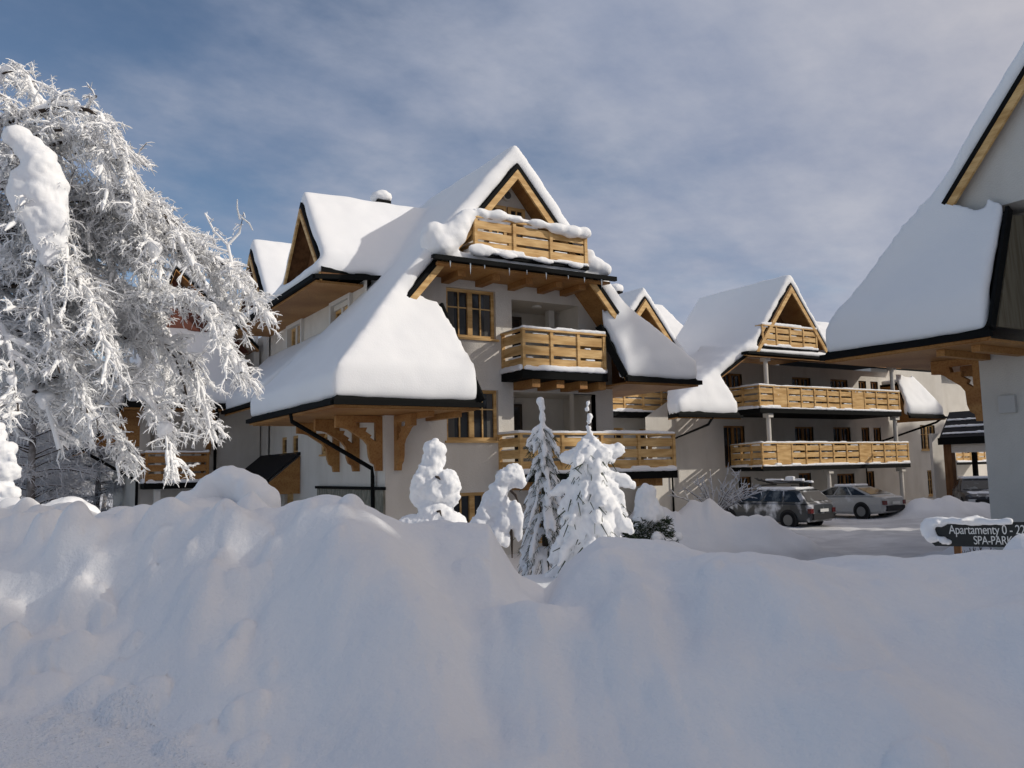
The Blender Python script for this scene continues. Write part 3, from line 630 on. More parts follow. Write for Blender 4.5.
each(T, 'column', WHITE, [(-.95, -.75, .35, .55, 0, 4.94)], FB)
ds = MB(); ds.tube(P([(1.0, .0, 5.0), (1.05, .1, 4.8), (1.2, 1.1, 3.4), (1.2, 1.1, 0)]), .055); ds.build('downspout', BLACK, T)
ds = MB(); ds.tube(P([(-3.1, .3, 3.6), (-3.0, .35, 3.4), (-1.42, 1.1, 2.5), (-1.42, 1.1, 0)]), .055); ds.build('downspout', BLACK, T)

# ------------------------------------------------------------------ middle wing between the main and the far chalet
T = thing('chalet_wing', (27.4, 36, 0), 'middle chalet wing whose small steep gable shows just right of the main chalet', 'building', 'apartment chalets of the holiday complex')
FG = Fr((27.4, 32.0, 0)); P = lambda pts: [FG(*p) for p in pts]
sn = MB(); rf = MB(); so = MB()
for sg in (-1, 1):
    q = P([(0, 0, 11.2), (sg*3.4, 0, 7.05), (sg*3.4, 10, 7.05), (0, 10, 11.2)])
    sn.prism([p-Vector((0, 0, .05)) for p in q], (0, 0, .55)); rf.prism([p-Vector((0, 0, .16)) for p in q], (0, 0, .13)); so.prism([p-Vector((0, 0, .22)) for p in q], (0, 0, .05))
for q in ([(-3.5, 2.4, 8.2), (7.4, 2.4, 8.2), (7.4, 7, 12.1), (-3.5, 7, 12.1)], [(-3.5, 11.6, 8.2), (7.4, 11.6, 8.2), (7.4, 7, 12.1), (-3.5, 7, 12.1)]):
    q = P(q); sn.prism([p-Vector((0, 0, .05)) for p in q], (0, 0, .55)); rf.prism([p-Vector((0, 0, .16)) for p in q], (0, 0, .13))
RG = rf.build('roof', BLACK, T); so.build('soffit', AMBER, RG)
for sg in (-1, 1):
    b_ = MB(); p, q = FG(0, -.05, 10.95), FG(sg*3.4, -.05, 6.8); b_.prism([p, q, q-Vector((0, 0, .3)), p-Vector((0, 0, .36))], (0, .07, 0)); b_.build('bargeboard', HONEY, RG)
wl = MB(); WG = FG.sub(0, 1.3)
hg = [(.4, 2.0, 3.0, 4.55), (-2.2, -.6, 3.0, 4.6)]
wall(wl, WG, -5.5, 3.3, 0, 6.8, hg); gable_tri(wl, WG, 3.2, 6.8, 10.8, .0); wl.build('wall', STUCCO, T)
for h in hg: window(T, WG, *h)
gt = MB(); gable_tri(gt, WG, 2.6, 7.5, 10.6, -.03); gt.build('gable_boarding', BROWN, T)
sn.prism(P([(-3.3, -.2, 7.3), (3.3, -.2, 7.3), (3.0, 1.2, 7.5), (-3.0, 1.2, 7.5)]), (0, 0, .3))
snowobj('roof_snow', sn, RG, .12, 8, .03, 1.4, 41)
balcony(T, FG, [(-1.9, 1.25), (-1.9, -.1), (1.9, -.1), (1.9, 1.25)], 7.25, 7.35, 8.5, 1.3, post=.9, name='attic_balcony', seed=11)
balcony(T, FG, [(-4.0, 1.25), (-4.0, .0), (2.15, .0), (2.15, 1.25)], 5.1, 5.33, 6.42, 1.3, post=1.1, seed=12)
chimney(T, 27.6, 34.6, 10.5, 11.75, .3); chimney(T, 24.2, 36, 9.0, 12.2, .35)

# ------------------------------------------------------------------ far chalet across the car park
T = thing('chalet', (37, 32, 0), 'far chalet behind the parked cars, two long sunlit balconies under one gable', 'building', 'apartment chalets of the holiday complex')
FF = Fr((33.7, 28.2, 0)); P = lambda pts: [FF(*p) for p in pts]
sn = MB(); rf = MB(); so = MB()
pls = [[(0, 0, 11.75), (-2.75, 0, 8.3), (-2.75, 6.4, 8.3), (0, 6.6, 11.75)], [(-2.75, 0, 8.3), (-5.2, .3, 6.7), (-8.1, -.2, 4.95), (-7.7, .9, 4.95), (-2.75, 6.4, 8.3)],
       [(-5.2, .3, 6.7), (-8.1, -.2, 4.95), (-4.2, -.2, 4.95), (-4.75, .4, 6.4)],
       [(0, 0, 11.75), (2.75, 0, 8.3), (2.75, 6.5, 8.3), (0, 6.6, 11.75)], [(-3.45, -.1, 8.0), (10.2, -.1, 8.0), (10.2, 3.2, 8.5), (-3.45, 3.2, 8.5)],
       [(1.5, 2.6, 8.4), (12.5, 2.6, 8.4), (12.5, 6.5, 10.9), (1.5, 6.5, 10.9)],
       [(8.7, -.2, 5.15), (12.1, -.2, 5.15), (10.9, .9, 7.2), (9.2, .8, 7.1)], [(12.1, -.2, 5.15), (12.1, 3.0, 5.15), (10.9, 3.0, 7.2), (10.9, .9, 7.2)]]
for i, q in enumerate(pls):
    q = P(q); th = .32 if i == 4 else .55
    sn.prism([p-Vector((0, 0, .05)) for p in q], (0, 0, th)); rf.prism([p-Vector((0, 0, .16)) for p in q], (0, 0, .13)); so.prism([p-Vector((0, 0, .22)) for p in q], (0, 0, .05))
sn.prism(P([(-8.1, -.22, 4.93), (-4.2, -.22, 4.93), (-4.3, .2, 4.93), (-8.0, .2, 4.93)]), (0, 0, .5)); sn.prism(P([(8.7, -.22, 5.13), (12.12, -.22, 5.13), (12.0, .2, 5.13), (8.7, .2, 5.13)]), (0, 0, .55))
RF = rf.build('roof', BLACK, T); so.build('soffit', AMBER, RF); snowobj('roof_snow', sn, RF, .13, 9, .03, 1.2, 51)
for q in ([(-3.5, -.15, 7.95), (10.2, -.15, 7.95)], [(-8.15, -.26, 4.86), (-4.15, -.26, 4.86)], [(8.65, -.26, 5.06), (12.15, -.26, 5.06)], [(-3.5, -.15, 7.95), (-4.4, 2.9, 7.6)]): gutter(RF, P(q))
for sg in (-1, 1):
    b_ = MB(); p, q = FF(0, -.05, 11.5), FF(sg*2.75, -.05, 8.05); b_.prism([p, q, q-Vector((0, 0, .26)), p-Vector((0, 0, .32))], (0, .07, 0)); b_.build('bargeboard', HONEY, RF)
gt = MB(); gable_tri(gt, FF, 2.3, 8.25, 11.2, 1.4); gt.build('gable_boarding', BROWN, T)
tr = MB(); tr.prism(P([(3.3, 6.2, 11.55), (5.9, 6.2, 11.75), (4.4, 6.1, 11.1)]), (0, 1.2, .1)); tr.build('dormer_eave', BLACK, RF)  # black wedge for a dormer eave in the snow roof
wl = MB(); WF = FF.sub(0, 3.2)
hf = []
for (z0, z1) in ((2.5, 4.65), (5.35, 7.4)): hf += [(3.5, 5.0, z0, z1), (6.7, 8.2, z0, z1), (9.2, 9.9, z0+.1, z1), (10.3, 11.0, z0+.1, z1), (-1.9, -.4, z0, z1)]
hf += [(-1.0, -.1, .3, 2.0), (3.6, 4.6, .3, 2.1), (6.8, 8.3, .9, 2.0), (9.4, 10.1, .3, 2.1), (14.9, 16.4, 3.3, 4.85), (15.3, 16.6, .5, 2.05)]
wall(wl, WF, -7.1, 17.5, 0, 5.0, hf); wall(wl, WF, -4.6, 12.0, 5.0, 8.0, hf); wl.face([WF(-7.1, 0, 5.0), WF(-4.6, 0, 5.0), WF(-4.6, 0, 6.4)])
wall(wl, WF, 12.0, 17.5, 5.0, 8.2, ())
wl.build('wall', STUCCO, T)
for h in hf:
    big = h[0] > 14
    window(T, WF, *h, cas=2 if h[1]-h[0] > 1 else 1, lites=2, m=HONEY if big else AMBER, sill=big, rows=(.62,) if big else (.0,)[:0])
C2 = balcony(T, FF, [(-2.67, 3.15), (-2.67, 0), (8.35, 0), (8.35, 3.15)], 5.1, 5.33, 6.42, 3.2, post=1.0, name='upper_balcony', seed=21, solid=(1, 7))
C1 = balcony(T, FF, [(-1.5, 3.15), (-2.67, 0), (8.85, 0), (8.85, 3.15)], 2.3, 2.52, 3.64, 3.2, post=1.0, name='lower_balcony', seed=22, solid=(1, 7))
balcony(T, FF, [(-2.3, .35), (-2.3, -.05), (1.75, -.05), (1.75, .35)], 8.25, 8.35, 9.4, 1.4, post=.9, name='attic_balcony', seed=23, railsnow=(.08, .16))
for (a, z0, z1) in ((-1.8, 5.34, 7.85), (-1.8, 2.53, 5.09), (8.15, 5.34, 7.85), (8.15, 2.53, 5.09), (8.4, 0, 2.29), (2.4, 0, 2.29)):
    c = MB(); c.tube([FF(a, .3, z0), FF(a, .3, z1-.2)], .11, 14); c.box(FF, a-.17, a+.17, .12, .48, z1-.2, z1-.002); c.build('column', STUCCO, T)
ds = MB(); ds.tube(P([(12.0, 0, 5.0), (11.8, .2, 4.8), (9.3, 3.1, 3.5), (9.3, 3.1, 0)]), .06); ds.build('downspout', BLACK, T)
ds = MB(); ds.tube(P([(-6.0, -.2, 4.8), (-5.9, .2, 4.5), (-5.6, 3.1, 3.9), (-5.6, 3.1, 0)]), .06); ds.build('downspout', BLACK, T)
# chairs leaning on the upper balcony read as dark slats in the photograph
for a in (5.6, 6.0, 6.4):
    c = thing('folding_chair', FF(a, 2.6, 5.34), 'folded wooden chair leaning on the wall of the far upper balcony', 'chair', 'folded chairs on the far upper balcony')
    m_ = MB()
    f2 = Fr(FF(a, 2.6, 5.34))
    for x in (-.16, .16): m_.beam(f2(x, 0, 0), f2(x, .5, 1.45), .04, .04)
    m_.build('side_frame', AMBER, c)
    for j in range(5):
        m2 = MB(); t = .3+.16*j; m2.beam(f2(-.18, .5*t-.02, 1.45*t), f2(.18, .5*t-.02, 1.45*t), .09, .02, (0, 1, 0)); m2.build('slat', AMBER, c)

# ------------------------------------------------------------------ building at the back right and the porch before it
T = thing('house', (63, 40, 0), 'plain grey house wall far back, seen between the far and right chalets', 'building')
wl = MB(); WK = Fr((60, 37, 0)); hk = [(3.0, 4.6, 2.6, 4.8)]
wall(wl, WK, -8, 12, 0, 9.2, hk); wl.box(WK, -8, -7.8, .01, 8, 0, 9.2); wl.box(WK, 11.8, 12, .01, 8, 0, 9.2); wl.build('wall', STUCCO, T); window(T, WK, *hk[0])
rf = MB(); q = [WK(-8.6, -.8, 9.1), WK(12.6, -.8, 9.1), WK(12.6, 4.2, 12.6), WK(-8.6, 4.2, 12.6)]; rf.prism(q, (0, 0, .15)); q2 = [WK(-8.6, 9, 9.1), WK(12.6, 9, 9.1), WK(12.6, 4.2, 12.6), WK(-8.6, 4.2, 12.6)]; rf.prism(q2, (0, 0, .15)); rk = rf.build('roof', BLACK, T)
sn = MB(); sn.prism([p+Vector((0, 0, .16)) for p in q], (0, 0, .5)); sn.prism([p+Vector((0, 0, .16)) for p in q2], (0, 0, .5)); snowobj('roof_snow', sn, rk, .2, 5, .03, 1, 61)
balcony(T, WK, [(-.5, -.02), (-.5, -1.2), (3.4, -1.2), (3.4, -.02)], 2.3, 2.5, 3.6, 0, seed=24)
T = thing('entrance_porch', (41, 24.5, 0), 'small entrance porch with a dark tiled roof streaked with snow lines', 'porch')
FH = Fr((40, 23.5, 0), R(-90)); P = lambda pts: [FH(*p) for p in pts]
RP = [(-1.3, -.1, 3.62), (2.2, -.1, 3.62), (2.2, 2.4, 5.0), (-2.2, 2.4, 5.0)]
rf = MB(); rf.prism(P(RP), (0, 0, .14)); rp = rf.build('roof', TILE, T)
for j, t in enumerate((.10, .36, .62)):
    s_ = MB(); y = -.1+2.5*t; z = 3.62+1.38*t+.14; L_ = -1.25-.9*t; s_.prism(P([(L_, y, z), (L_+3.0-.35*j, y, z), (L_+3.0-.35*j, y+.16, z+.085), (L_, y+.16, z+.085)]), (0, 0, .06)); snowobj('roof_snow', s_, rp, .035, 3, .02, 4, 70+j)
each(T, 'fascia', BLACK, [(-1.35, 2.2, -.17, -.11, 3.40, 3.74)], FH); each(T, 'post', BROWN, [(-1.25, -.85, .1, .4, .1, 3.6), (1.5, 1.9, .1, .4, .1, 3.6)], FH)
each(T, 'back_post', BLACK, [(-.5, -.32, 1.2, 1.4, .1, 4.2)], FH); each(T, 'lintel', STUCCO, [(-1.25, 1.9, .12, .3, 3.0, 3.5)], FH)
each(T, 'side_wall', STUCCO, [(-2.1, -1.95, .3, 2.3, .1, 4.0)], FH)

# ------------------------------------------------------------------ vegetation
def fastmesh(name, V, Fq, m, parent=None, base=None, smooth=True):
    me = bpy.data.meshes.new(name); b = BASE[parent] if parent else Vector(base or (0, 0, 0))
    V = np.asarray(V, np.float32)-np.array(b, np.float32); Fq = np.asarray(Fq, np.int32)
    me.vertices.add(len(V)); me.vertices.foreach_set('co', V.ravel())
    k = Fq.shape[1]; me.loops.add(Fq.size); me.loops.foreach_set('vertex_index', Fq.ravel())
    me.polygons.add(len(Fq)); me.polygons.foreach_set('loop_start', np.arange(len(Fq), dtype=np.int32)*k)
    me.update(calc_edges=True)
    me.polygons.foreach_set('use_smooth', [smooth]*len(Fq)); me.materials.append(m); me.update()
    o = bpy.data.objects.new(name, me); col.objects.link(o)
    if parent: o.parent = parent
    else: o.location = b
    BASE[o] = b; return o
class Tubes:
    """many short tapered tubes with the same number of points each"""
    def __init__(s, m): s.m = m; s.p = []; s.r = []
    def add(s, pts, rad): s.p.append(pts); s.r.append(rad)
    def arrays(s, n=4):
        Pn = np.array(s.p, float); Rn = np.array(s.r, float); N_, m = Rn.shape
        d = np.empty_like(Pn); d[:, 1:-1] = Pn[:, 2:]-Pn[:, :-2]; d[:, 0] = Pn[:, 1]-Pn[:, 0]; d[:, -1] = Pn[:, -1]-Pn[:, -2]
        d /= np.linalg.norm(d, axis=-1, keepdims=True)+1e-9
        ref = np.zeros_like(d); ref[..., 2] = 1; vert = np.abs(d[..., 2]) > .95; ref[vert] = (1, 0, 0)
        x = np.cross(d, ref); x /= np.linalg.norm(x, axis=-1, keepdims=True)+1e-9; y = np.cross(d, x)
        t = np.arange(n)*2*np.pi/n
        V = Pn[:, :, None]+(x[:, :, None]*np.cos(t)[None, None, :, None]+y[:, :, None]*np.sin(t)[None, None, :, None])*Rn[:, :, None, None]
        i = np.arange(N_)[:, None, None]*m*n+np.arange(m-1)[None, :, None]*n; j = np.arange(n)[None, None, :]; j2 = (j+1) % n
        Fq = np.stack([i+j, i+j2, i+n+j2, i+n+j], -1).reshape(-1, 4)
        return V.reshape(-1, 3), Fq
    def build(s, name, m, parent, n=4): V, Fq = s.arrays(n); return fastmesh(name, V, Fq, m, parent)
def spline(ctrl, n):
    c = np.array(ctrl, float); c = np.vstack([2*c[0]-c[1], c, 2*c[-1]-c[-2]]); out = []
    for i in range(1, len(c)-2):
        for t in np.linspace(0, 1, n, endpoint=False):
            p0, p1, p2, p3 = c[i-1:i+3]
            out.append(.5*((2*p1)+(-p0+p2)*t+(2*p0-5*p1+4*p2-p3)*t*t+(-p0+3*p1-3*p2+p3)*t**3))
    out.append(c[-2]); return np.array(out)
def unit(v): return v/(np.linalg.norm(v)+1e-9)
LIMBS = [
[(-0.82,14.60,7.66),(-0.19,13.84,7.84),(0.55,13.01,8.02),(1.15,12.46,7.68),(1.47,12.28,6.53)],
[(-0.86,14.89,8.39),(-0.35,14.30,8.73),(0.05,13.81,8.80),(0.29,13.50,8.23)],
[(-0.79,14.67,6.92),(0.31,13.34,7.54),(0.91,12.53,7.28),(1.16,12.34,6.60)],
[(-0.77,14.74,6.18),(0.72,13.43,6.69),(1.69,12.62,6.50),(2.21,12.29,5.63)],
[(-0.74,14.82,5.44),(0.89,14.04,6.59),(2.21,13.27,6.31),(2.85,12.91,5.10)],
[(-0.73,14.85,5.14),(1.16,13.71,5.98),(2.61,12.73,5.83),(3.21,12.35,5.00)],
[(-0.71,14.90,4.63),(1.14,13.35,5.18),(2.35,12.39,5.07),(2.85,12.09,4.09)],
[(-0.70,14.95,4.11),(1.21,13.95,4.69),(2.27,13.45,4.53),(2.73,13.31,3.38)],
[(-0.68,14.99,3.66),(0.93,13.60,4.15),(1.72,12.93,3.78),(2.14,12.68,2.73)],
[(-0.67,15.01,3.44),(0.33,14.45,4.02),(1.10,14.01,3.81),(1.66,13.66,2.87)],
[(-0.78,14.71,6.48),(-0.03,13.17,6.73),(0.43,12.46,6.44),(0.69,12.31,5.35)],
[(-0.74,14.83,5.29),(0.12,13.10,5.60),(0.81,12.37,5.24),(1.18,12.15,4.16)],
[(-0.71,14.92,4.40),(0.04,13.38,4.67),(0.63,12.81,4.42),(1.00,12.59,3.39)],
[(-0.76,14.76,6.03),(0.67,14.88,6.56),(1.67,14.66,6.30),(2.22,14.59,5.01)],
[(-0.72,14.87,4.85),(0.70,14.86,5.58),(1.83,14.56,5.30),(2.31,14.54,4.02)],
[(-0.69,14.98,3.81),(-0.05,13.99,3.89),(0.43,13.48,3.79),(0.69,13.29,3.01)],
[(-0.75,14.79,5.74),(0.36,13.79,6.46),(1.23,13.16,6.31),(1.75,12.85,5.29)],
[(-0.81,14.63,7.36),(-0.29,13.73,7.30),(0.08,13.31,7.01),(0.35,13.15,5.92)]]
TWIG = mat('frosty_bark', (.22, .20, .19), .9, .05)
def frosted_tree():
    g = np.random.default_rng(5)
    T = thing('frosted_tree', (-.62, 15.15, 1.6), 'big frosted deciduous tree drooping under snow at the left edge', 'tree')
    tr = MB(); tr.tube([Vector((-.62, 15.15, .3)), Vector((-.66, 15.1, 3)), Vector((-.78, 14.9, 6)), Vector((-.95, 14.8, 8.2)), Vector((-1.0, 14.7, 9.4))], [.26, .22, .15, .09, .03], 12)
    tr.build('trunk', BARKS, T, smooth=True)
    wood = Tubes(3); snow3 = Tubes(3); limbw = Tubes(9); limbs = Tubes(9); fine = Tubes(3); puff = Tubes(5)
    allL = []
    for L in LIMBS:
        for k in range(1 if LIMBS.index(L) in (0, 1, 8, 9, 15) else 2):
            o = np.array([g.normal(0, .17), g.normal(0, .17), g.normal(0, .16)])*(k > 0)
            if LIMBS.index(L) in (0, 1): o = o-np.array([0, 0, .22])
            allL.append(np.array(L)+o*np.linspace(.2, 1.3, len(L))[:, None])
    # limbs that leave to the other sides so the crown is whole
    for k in range(9):
        a = g.uniform(R(100), R(330)); z = g.uniform(3.4, 8.0); l = g.uniform(2.2, 3.6)
        d = np.array([math.cos(a), math.sin(a), 0]); s0 = np.array([-.75, 14.85, z])
        if (s0+d*l)[1] < 12 and (s0+d*l)[0] > -1: continue
        allL.append(np.array([s0, s0+d*l*.45+[0, 0, .6], s0+d*l*.8+[0, 0, .4], s0+d*l+[0, 0, -.7]]))
    for L in allL:
        sp_ = spline(L, 8); n = len(sp_); idx = np.linspace(0, n-1, 9)
        pp = np.stack([np.interp(idx, np.arange(n), sp_[:, q]) for q in range(3)], -1)
        rr = np.linspace(.055, .010, 9); limbw.add(pp, rr)
        ss = pp+np.array([0, 0, 1])*(rr*.9)[:, None]; rs_ = (.018+rr*.9)*g.uniform(.5, 1.5, 9)*(g.random(9) > .12); limbs.add(ss, rs_)
        seg = np.linalg.norm(np.diff(sp_, axis=0), axis=1); cum = np.concatenate([[0], np.cumsum(seg)]); tot = cum[-1]
        x = tot*.16
        while x < tot:
            f = x/tot; p = np.array([np.interp(x, cum, sp_[:, q]) for q in range(3)]); i = min(np.searchsorted(cum, x), n-1); tg = unit(sp_[i]-sp_[max(i-1, 0)])
            lat = unit(np.cross(tg, [0, 0, 1]))*g.choice([-1, 1]); d = unit(tg*g.uniform(.35, 1.0)+lat*g.uniform(.2, 1.0)+np.array([0, 0, g.uniform(-.3, .6)]))
            l = g.uniform(.4, 1.05)*(1.12-.72*f); dr = g.uniform(.15, .6)
            tt = np.linspace(0, 1, 7); q = p+d*l*tt[:, None]+np.cumsum(g.normal(0, .012, (7, 3)), 0); q[:, 2] -= dr*l*tt**2
            for a_, b_ in ((0, 3), (3, 6)):
                wood.add(q[[a_, a_+1, b_]], [.012-.003*a_/3, .010, .008])
                c_ = q[[a_, a_+1, b_]]+[0, 0, .014]; snow3.add(c_, np.array([.016, .021, .013])*g.uniform(.5, 1.6))
            for _ in range(g.integers(1, 5)):
                w2 = g.uniform(.1, .95); s0 = np.array([np.interp(w2, tt, q[:, w_]) for w_ in range(3)]); hd = unit(d+[0, 0, -.3])*g.uniform(.04, .11); pr_ = g.uniform(.015, .038)
                puff.add([s0-hd*1.3, s0-hd*.6+[0, 0, pr_*.6], s0+[0, 0, pr_*.8], s0+hd*.6+[0, 0, pr_*.5], s0+hd*1.3], [.006, pr_*.85, pr_, pr_*.8, .006])
            y = .06
            while y < l:
                f2 = y/l; c0 = np.array([np.interp(f2, tt, q[:, w_]) for w_ in range(3)])
                e_ = unit(d*.8+g.normal(0, .55, 3)+np.array([0, 0, -.12])); l2 = g.uniform(.14, .40)*(1.1-.5*f2)
                c1 = c0+e_*l2*.45+[0, 0, .01]; c2 = c1+unit(e_+g.normal(0, .25, 3)+np.array([0, 0, -.5]))*l2*.6
                r_ = g.uniform(.0075, .0155); snow3.add([c0, c1, c2], [r_*.9, r_*1.25, r_*.55])
                if g.random() < .2: wood.add([c0-[0, 0, .010], c1-[0, 0, .016], c2-[0, 0, .012]], [.006, .006, .004])
                for _ in range(int(l2*54)):
                    w2 = g.random(); s0 = c0+(c1-c0)*w2*2 if w2 < .5 else c1+(c2-c1)*(w2*2-1)
                    dd = unit(e_*.45+g.normal(0, .65, 3)+np.array([0, 0, -.28])); l3 = g.uniform(.035, .12); rr_ = g.uniform(.0038, .0075)
                    fine.add([s0, s0+dd*l3*.6, s0+dd*l3+[0, 0, -l3*.15]], [rr_, rr_*1.1, rr_*.6])
                y += g.uniform(.045, .10)
            x += g.uniform(.06, .15)
    limbw.build('limb_wood', BARK, T, 7); wood.build('twig_wood', TWIG, T, 3)
    limbs.build('limb_snow', FROST, T, 7); puff.build('snow_pads', FROST, T, 6); snow3.build('twig_snow', FROST, T, 5); fine.build('twig_frost', FROST, T, 3)
    # fork of bare frosted twigs standing above the crown
    fk = Tubes(3); B_ = [np.array(q) for q in ((2.9, 12.63, 5.2), (2.77, 12.61, 6.02), (2.46, 12.74, 6.5), (2.96, 12.44, 6.5))]
    fk.add([B_[0], (B_[0]+B_[1])/2+[.03, 0, 0], B_[1]], [.026, .024, .024]); fk.add([B_[1], (B_[1]+B_[2])/2+[-.03, 0, -.04], B_[2]], [.022, .018, .010])
    fk.add([B_[1], (B_[1]+B_[3])/2+[.05, 0, -.06], B_[3]], [.024, .019, .010])
    for _ in range(26):
        w2 = g.random(); e0 = B_[1]+(B_[2 if g.random() < .5 else 3]-B_[1])*w2; dd = unit(g.normal(0, 1, 3)); fk.add([e0, e0+dd*.04, e0+dd*g.uniform(.06, .13)], [.008, .008, .005]); fk.add([B_[3]-[.06, 0, .12], B_[3]+[-.10, 0, .05], B_[3]+[-.10, 0, .18]], [.014, .012, .008]); fk.add([B_[3]-[.04, 0, .08], B_[3]+[.08, 0, -.16], B_[3]+[.13, 0, -.26]], [.014, .012, .008])
    fk.add([B_[1]-[0, 0, .1], B_[1]+[-.25, .1, -.02], B_[1]+[-.38, .15, -.12]], [.02, .016, .01])
    fk.build('frosted_fork', FROST, T, 6)
    # big clods of snow resting in the crown
    cm = MB()
    for (dx, dy, dz, r_, q) in [(-.30, .1, .78, .15, (1.2, .9, .8)), (-.16, .08, .66, .20, (1.1, .9, .8)), (-.05, .05, .48, .26, (1, .8, 1)), (.0, 0, .25, .33, (.9, .8, 1)), (-.15, .05, .1, .30, (.9, .8, 1)), (.08, 0, -.05, .36, (.9, .8, 1.1)), (-.12, .05, -.25, .28, (.9, .8, 1)), (.15, 0, -.4, .33, (.9, .8, 1.2)), (.17, 0, -.72, .24, (.9, .8, 1.2)), (.12, 0, -.95, .13, (.9, .8, 1.2)), (.28, 0, -.25, .18, (.8, .8, 1.1)), (-.3, .1, -.05, .16, (1, .9, 1))]:
        cm.ball((.30+dx*.9, 12.25+dy, 6.35+dz*.9), r_*.9, 2, q)
    snowobj('snow_clump', cm, T, .03, 8, .05, 3.5, 81, fine=.01)
    for k in range(46):
        L = allL[g.integers(0, len(allL))]; s_ = spline(L, 8); p = s_[g.integers(6, len(s_)-3)]; r_ = g.uniform(.05, .12); cm = MB()
        for j in range(4): cm.ball(p+np.array([g.uniform(-.035, .035), g.uniform(-.035, .035), .03-.045*j]), r_*(1-.17*j), 1, (1.25, 1.25, .9))
        snowobj('snow_clod', cm, T, .03, 3, .02, 8, 90+k)
    return T
frosted_tree()
def copy_tree(o, parent=None):
    c = o.copy(); col.objects.link(c)
    if parent: c.parent = parent
    for ch in list(o.children): copy_tree(ch, c)
    return c
def bare_tree(seed, H, label, group=None):
    g = np.random.default_rng(seed); T = thing('bare_tree', (0, 0, 0), label, 'tree', group)
    tr = MB(); lean = g.normal(0, .25, 2); top = np.array([lean[0], lean[1], H])
    tp = [top*t+np.array([g.normal(0, .06), g.normal(0, .06), 0]) for t in (0, .25, .5, .75, 1)]
    tr.tube([Vector(p) for p in tp], [.15, .12, .09, .055, .015], 8); tr.build('trunk', BARKS, T, smooth=True)
    br = Tubes(4); fr_ = Tubes(3); z = H*.12
    while z < H*.98:
        a = g.uniform(0, 6.28); l = (H*.30)*(1-.65*abs(z/H-.42)/.58)*g.uniform(.6, 1.15); d = np.array([math.cos(a), math.sin(a), g.uniform(.2, .7)])
        p = np.array([np.interp(z/H, [0, .25, .5, .75, 1], [q[k] for q in tp]) for k in range(3)])
        tt = np.linspace(0, 1, 7); q = p+unit(d)*l*tt[:, None]; q[:, 2] -= .32*l*tt**2
        br.add(q[[0, 2, 4, 6]], [.03, .022, .015, .008])
        fr_.add(q[[0, 2, 4]]+[0, 0, .018], [.026, .028, .022]); fr_.add(q[[4, 5, 6]]+[0, 0, .012], [.02, .018, .01])
        for k in range(int(l/.06)):
            f2 = g.uniform(.15, 1); c0 = np.array([np.interp(f2, tt, q[:, w_]) for w_ in range(3)]); dd = unit(unit(d)*.5+g.normal(0, .6, 3)+[0, 0, -.15]); l2 = g.uniform(.25, .7)
            c1 = c0+dd*l2*.5; c2 = c1+unit(dd+np.array([0, 0, -.5]))*l2*.5; r_ = g.uniform(.008, .017); fr_.add([c0, c1, c2], [r_, r_, r_*.5])
            for _ in range(2):
                e = c1+g.normal(0, .13, 3); fr_.add([c1, (c1+e)/2, e], [r_*.8, r_*.7, r_*.4])
        z += g.uniform(.05, .14)
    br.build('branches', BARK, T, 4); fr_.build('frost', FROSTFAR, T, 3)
    return T
def place(o, x, y, rz, sc, z=None):
    o.location = (x, y, (float(height(x, y)) if z is None else z)-.1); o.rotation_euler.z = rz; o.scale = (sc, sc, sc)
def V_(px, d, lat=0):   # a spot on the ground, given as bearing and distance from the road
    th = math.atan((px-512)/840); t = d; s = d*math.tan(th)
    return t*math.cos(YAW)+s*math.sin(YAW), t*math.sin(YAW)-s*math.cos(YAW)
protos = [bare_tree(100+k, h, 'grey frosted bare tree in the wood beyond the left wing') for k, h in enumerate((8.5, 7.0, 9.5))]
g_ = random.Random(3); first = {0, 1, 2}; nb = 0
GL = ['slim frosted tree with snow on its trunk, standing in the wood at far left', 'grey frosted bare tree in the crowded wood behind the big tree']
spots = [(35, 27), (8, 34), (-25, 30), (60, 38), (95, 33), (118, 42), (75, 48), (20, 46), (135, 50), (-10, 44), (50, 58), (105, 58), (150, 62), (-40, 52), (0, 66), (80, 70), (125, 74), (40, 40), (170, 70)]
for k, (px, d) in enumerate(spots):
    pr = protos[k % 3]; o = pr if k < 3 else copy_tree(pr); x, y = V_(px, d)
    o['label'] = GL[0] if k == 0 else GL[1]; o['group'] = 'frosted trees in the wood behind the big tree'
    place(o, x, y, g_.uniform(0, 6), g_.uniform(.85, 1.15))
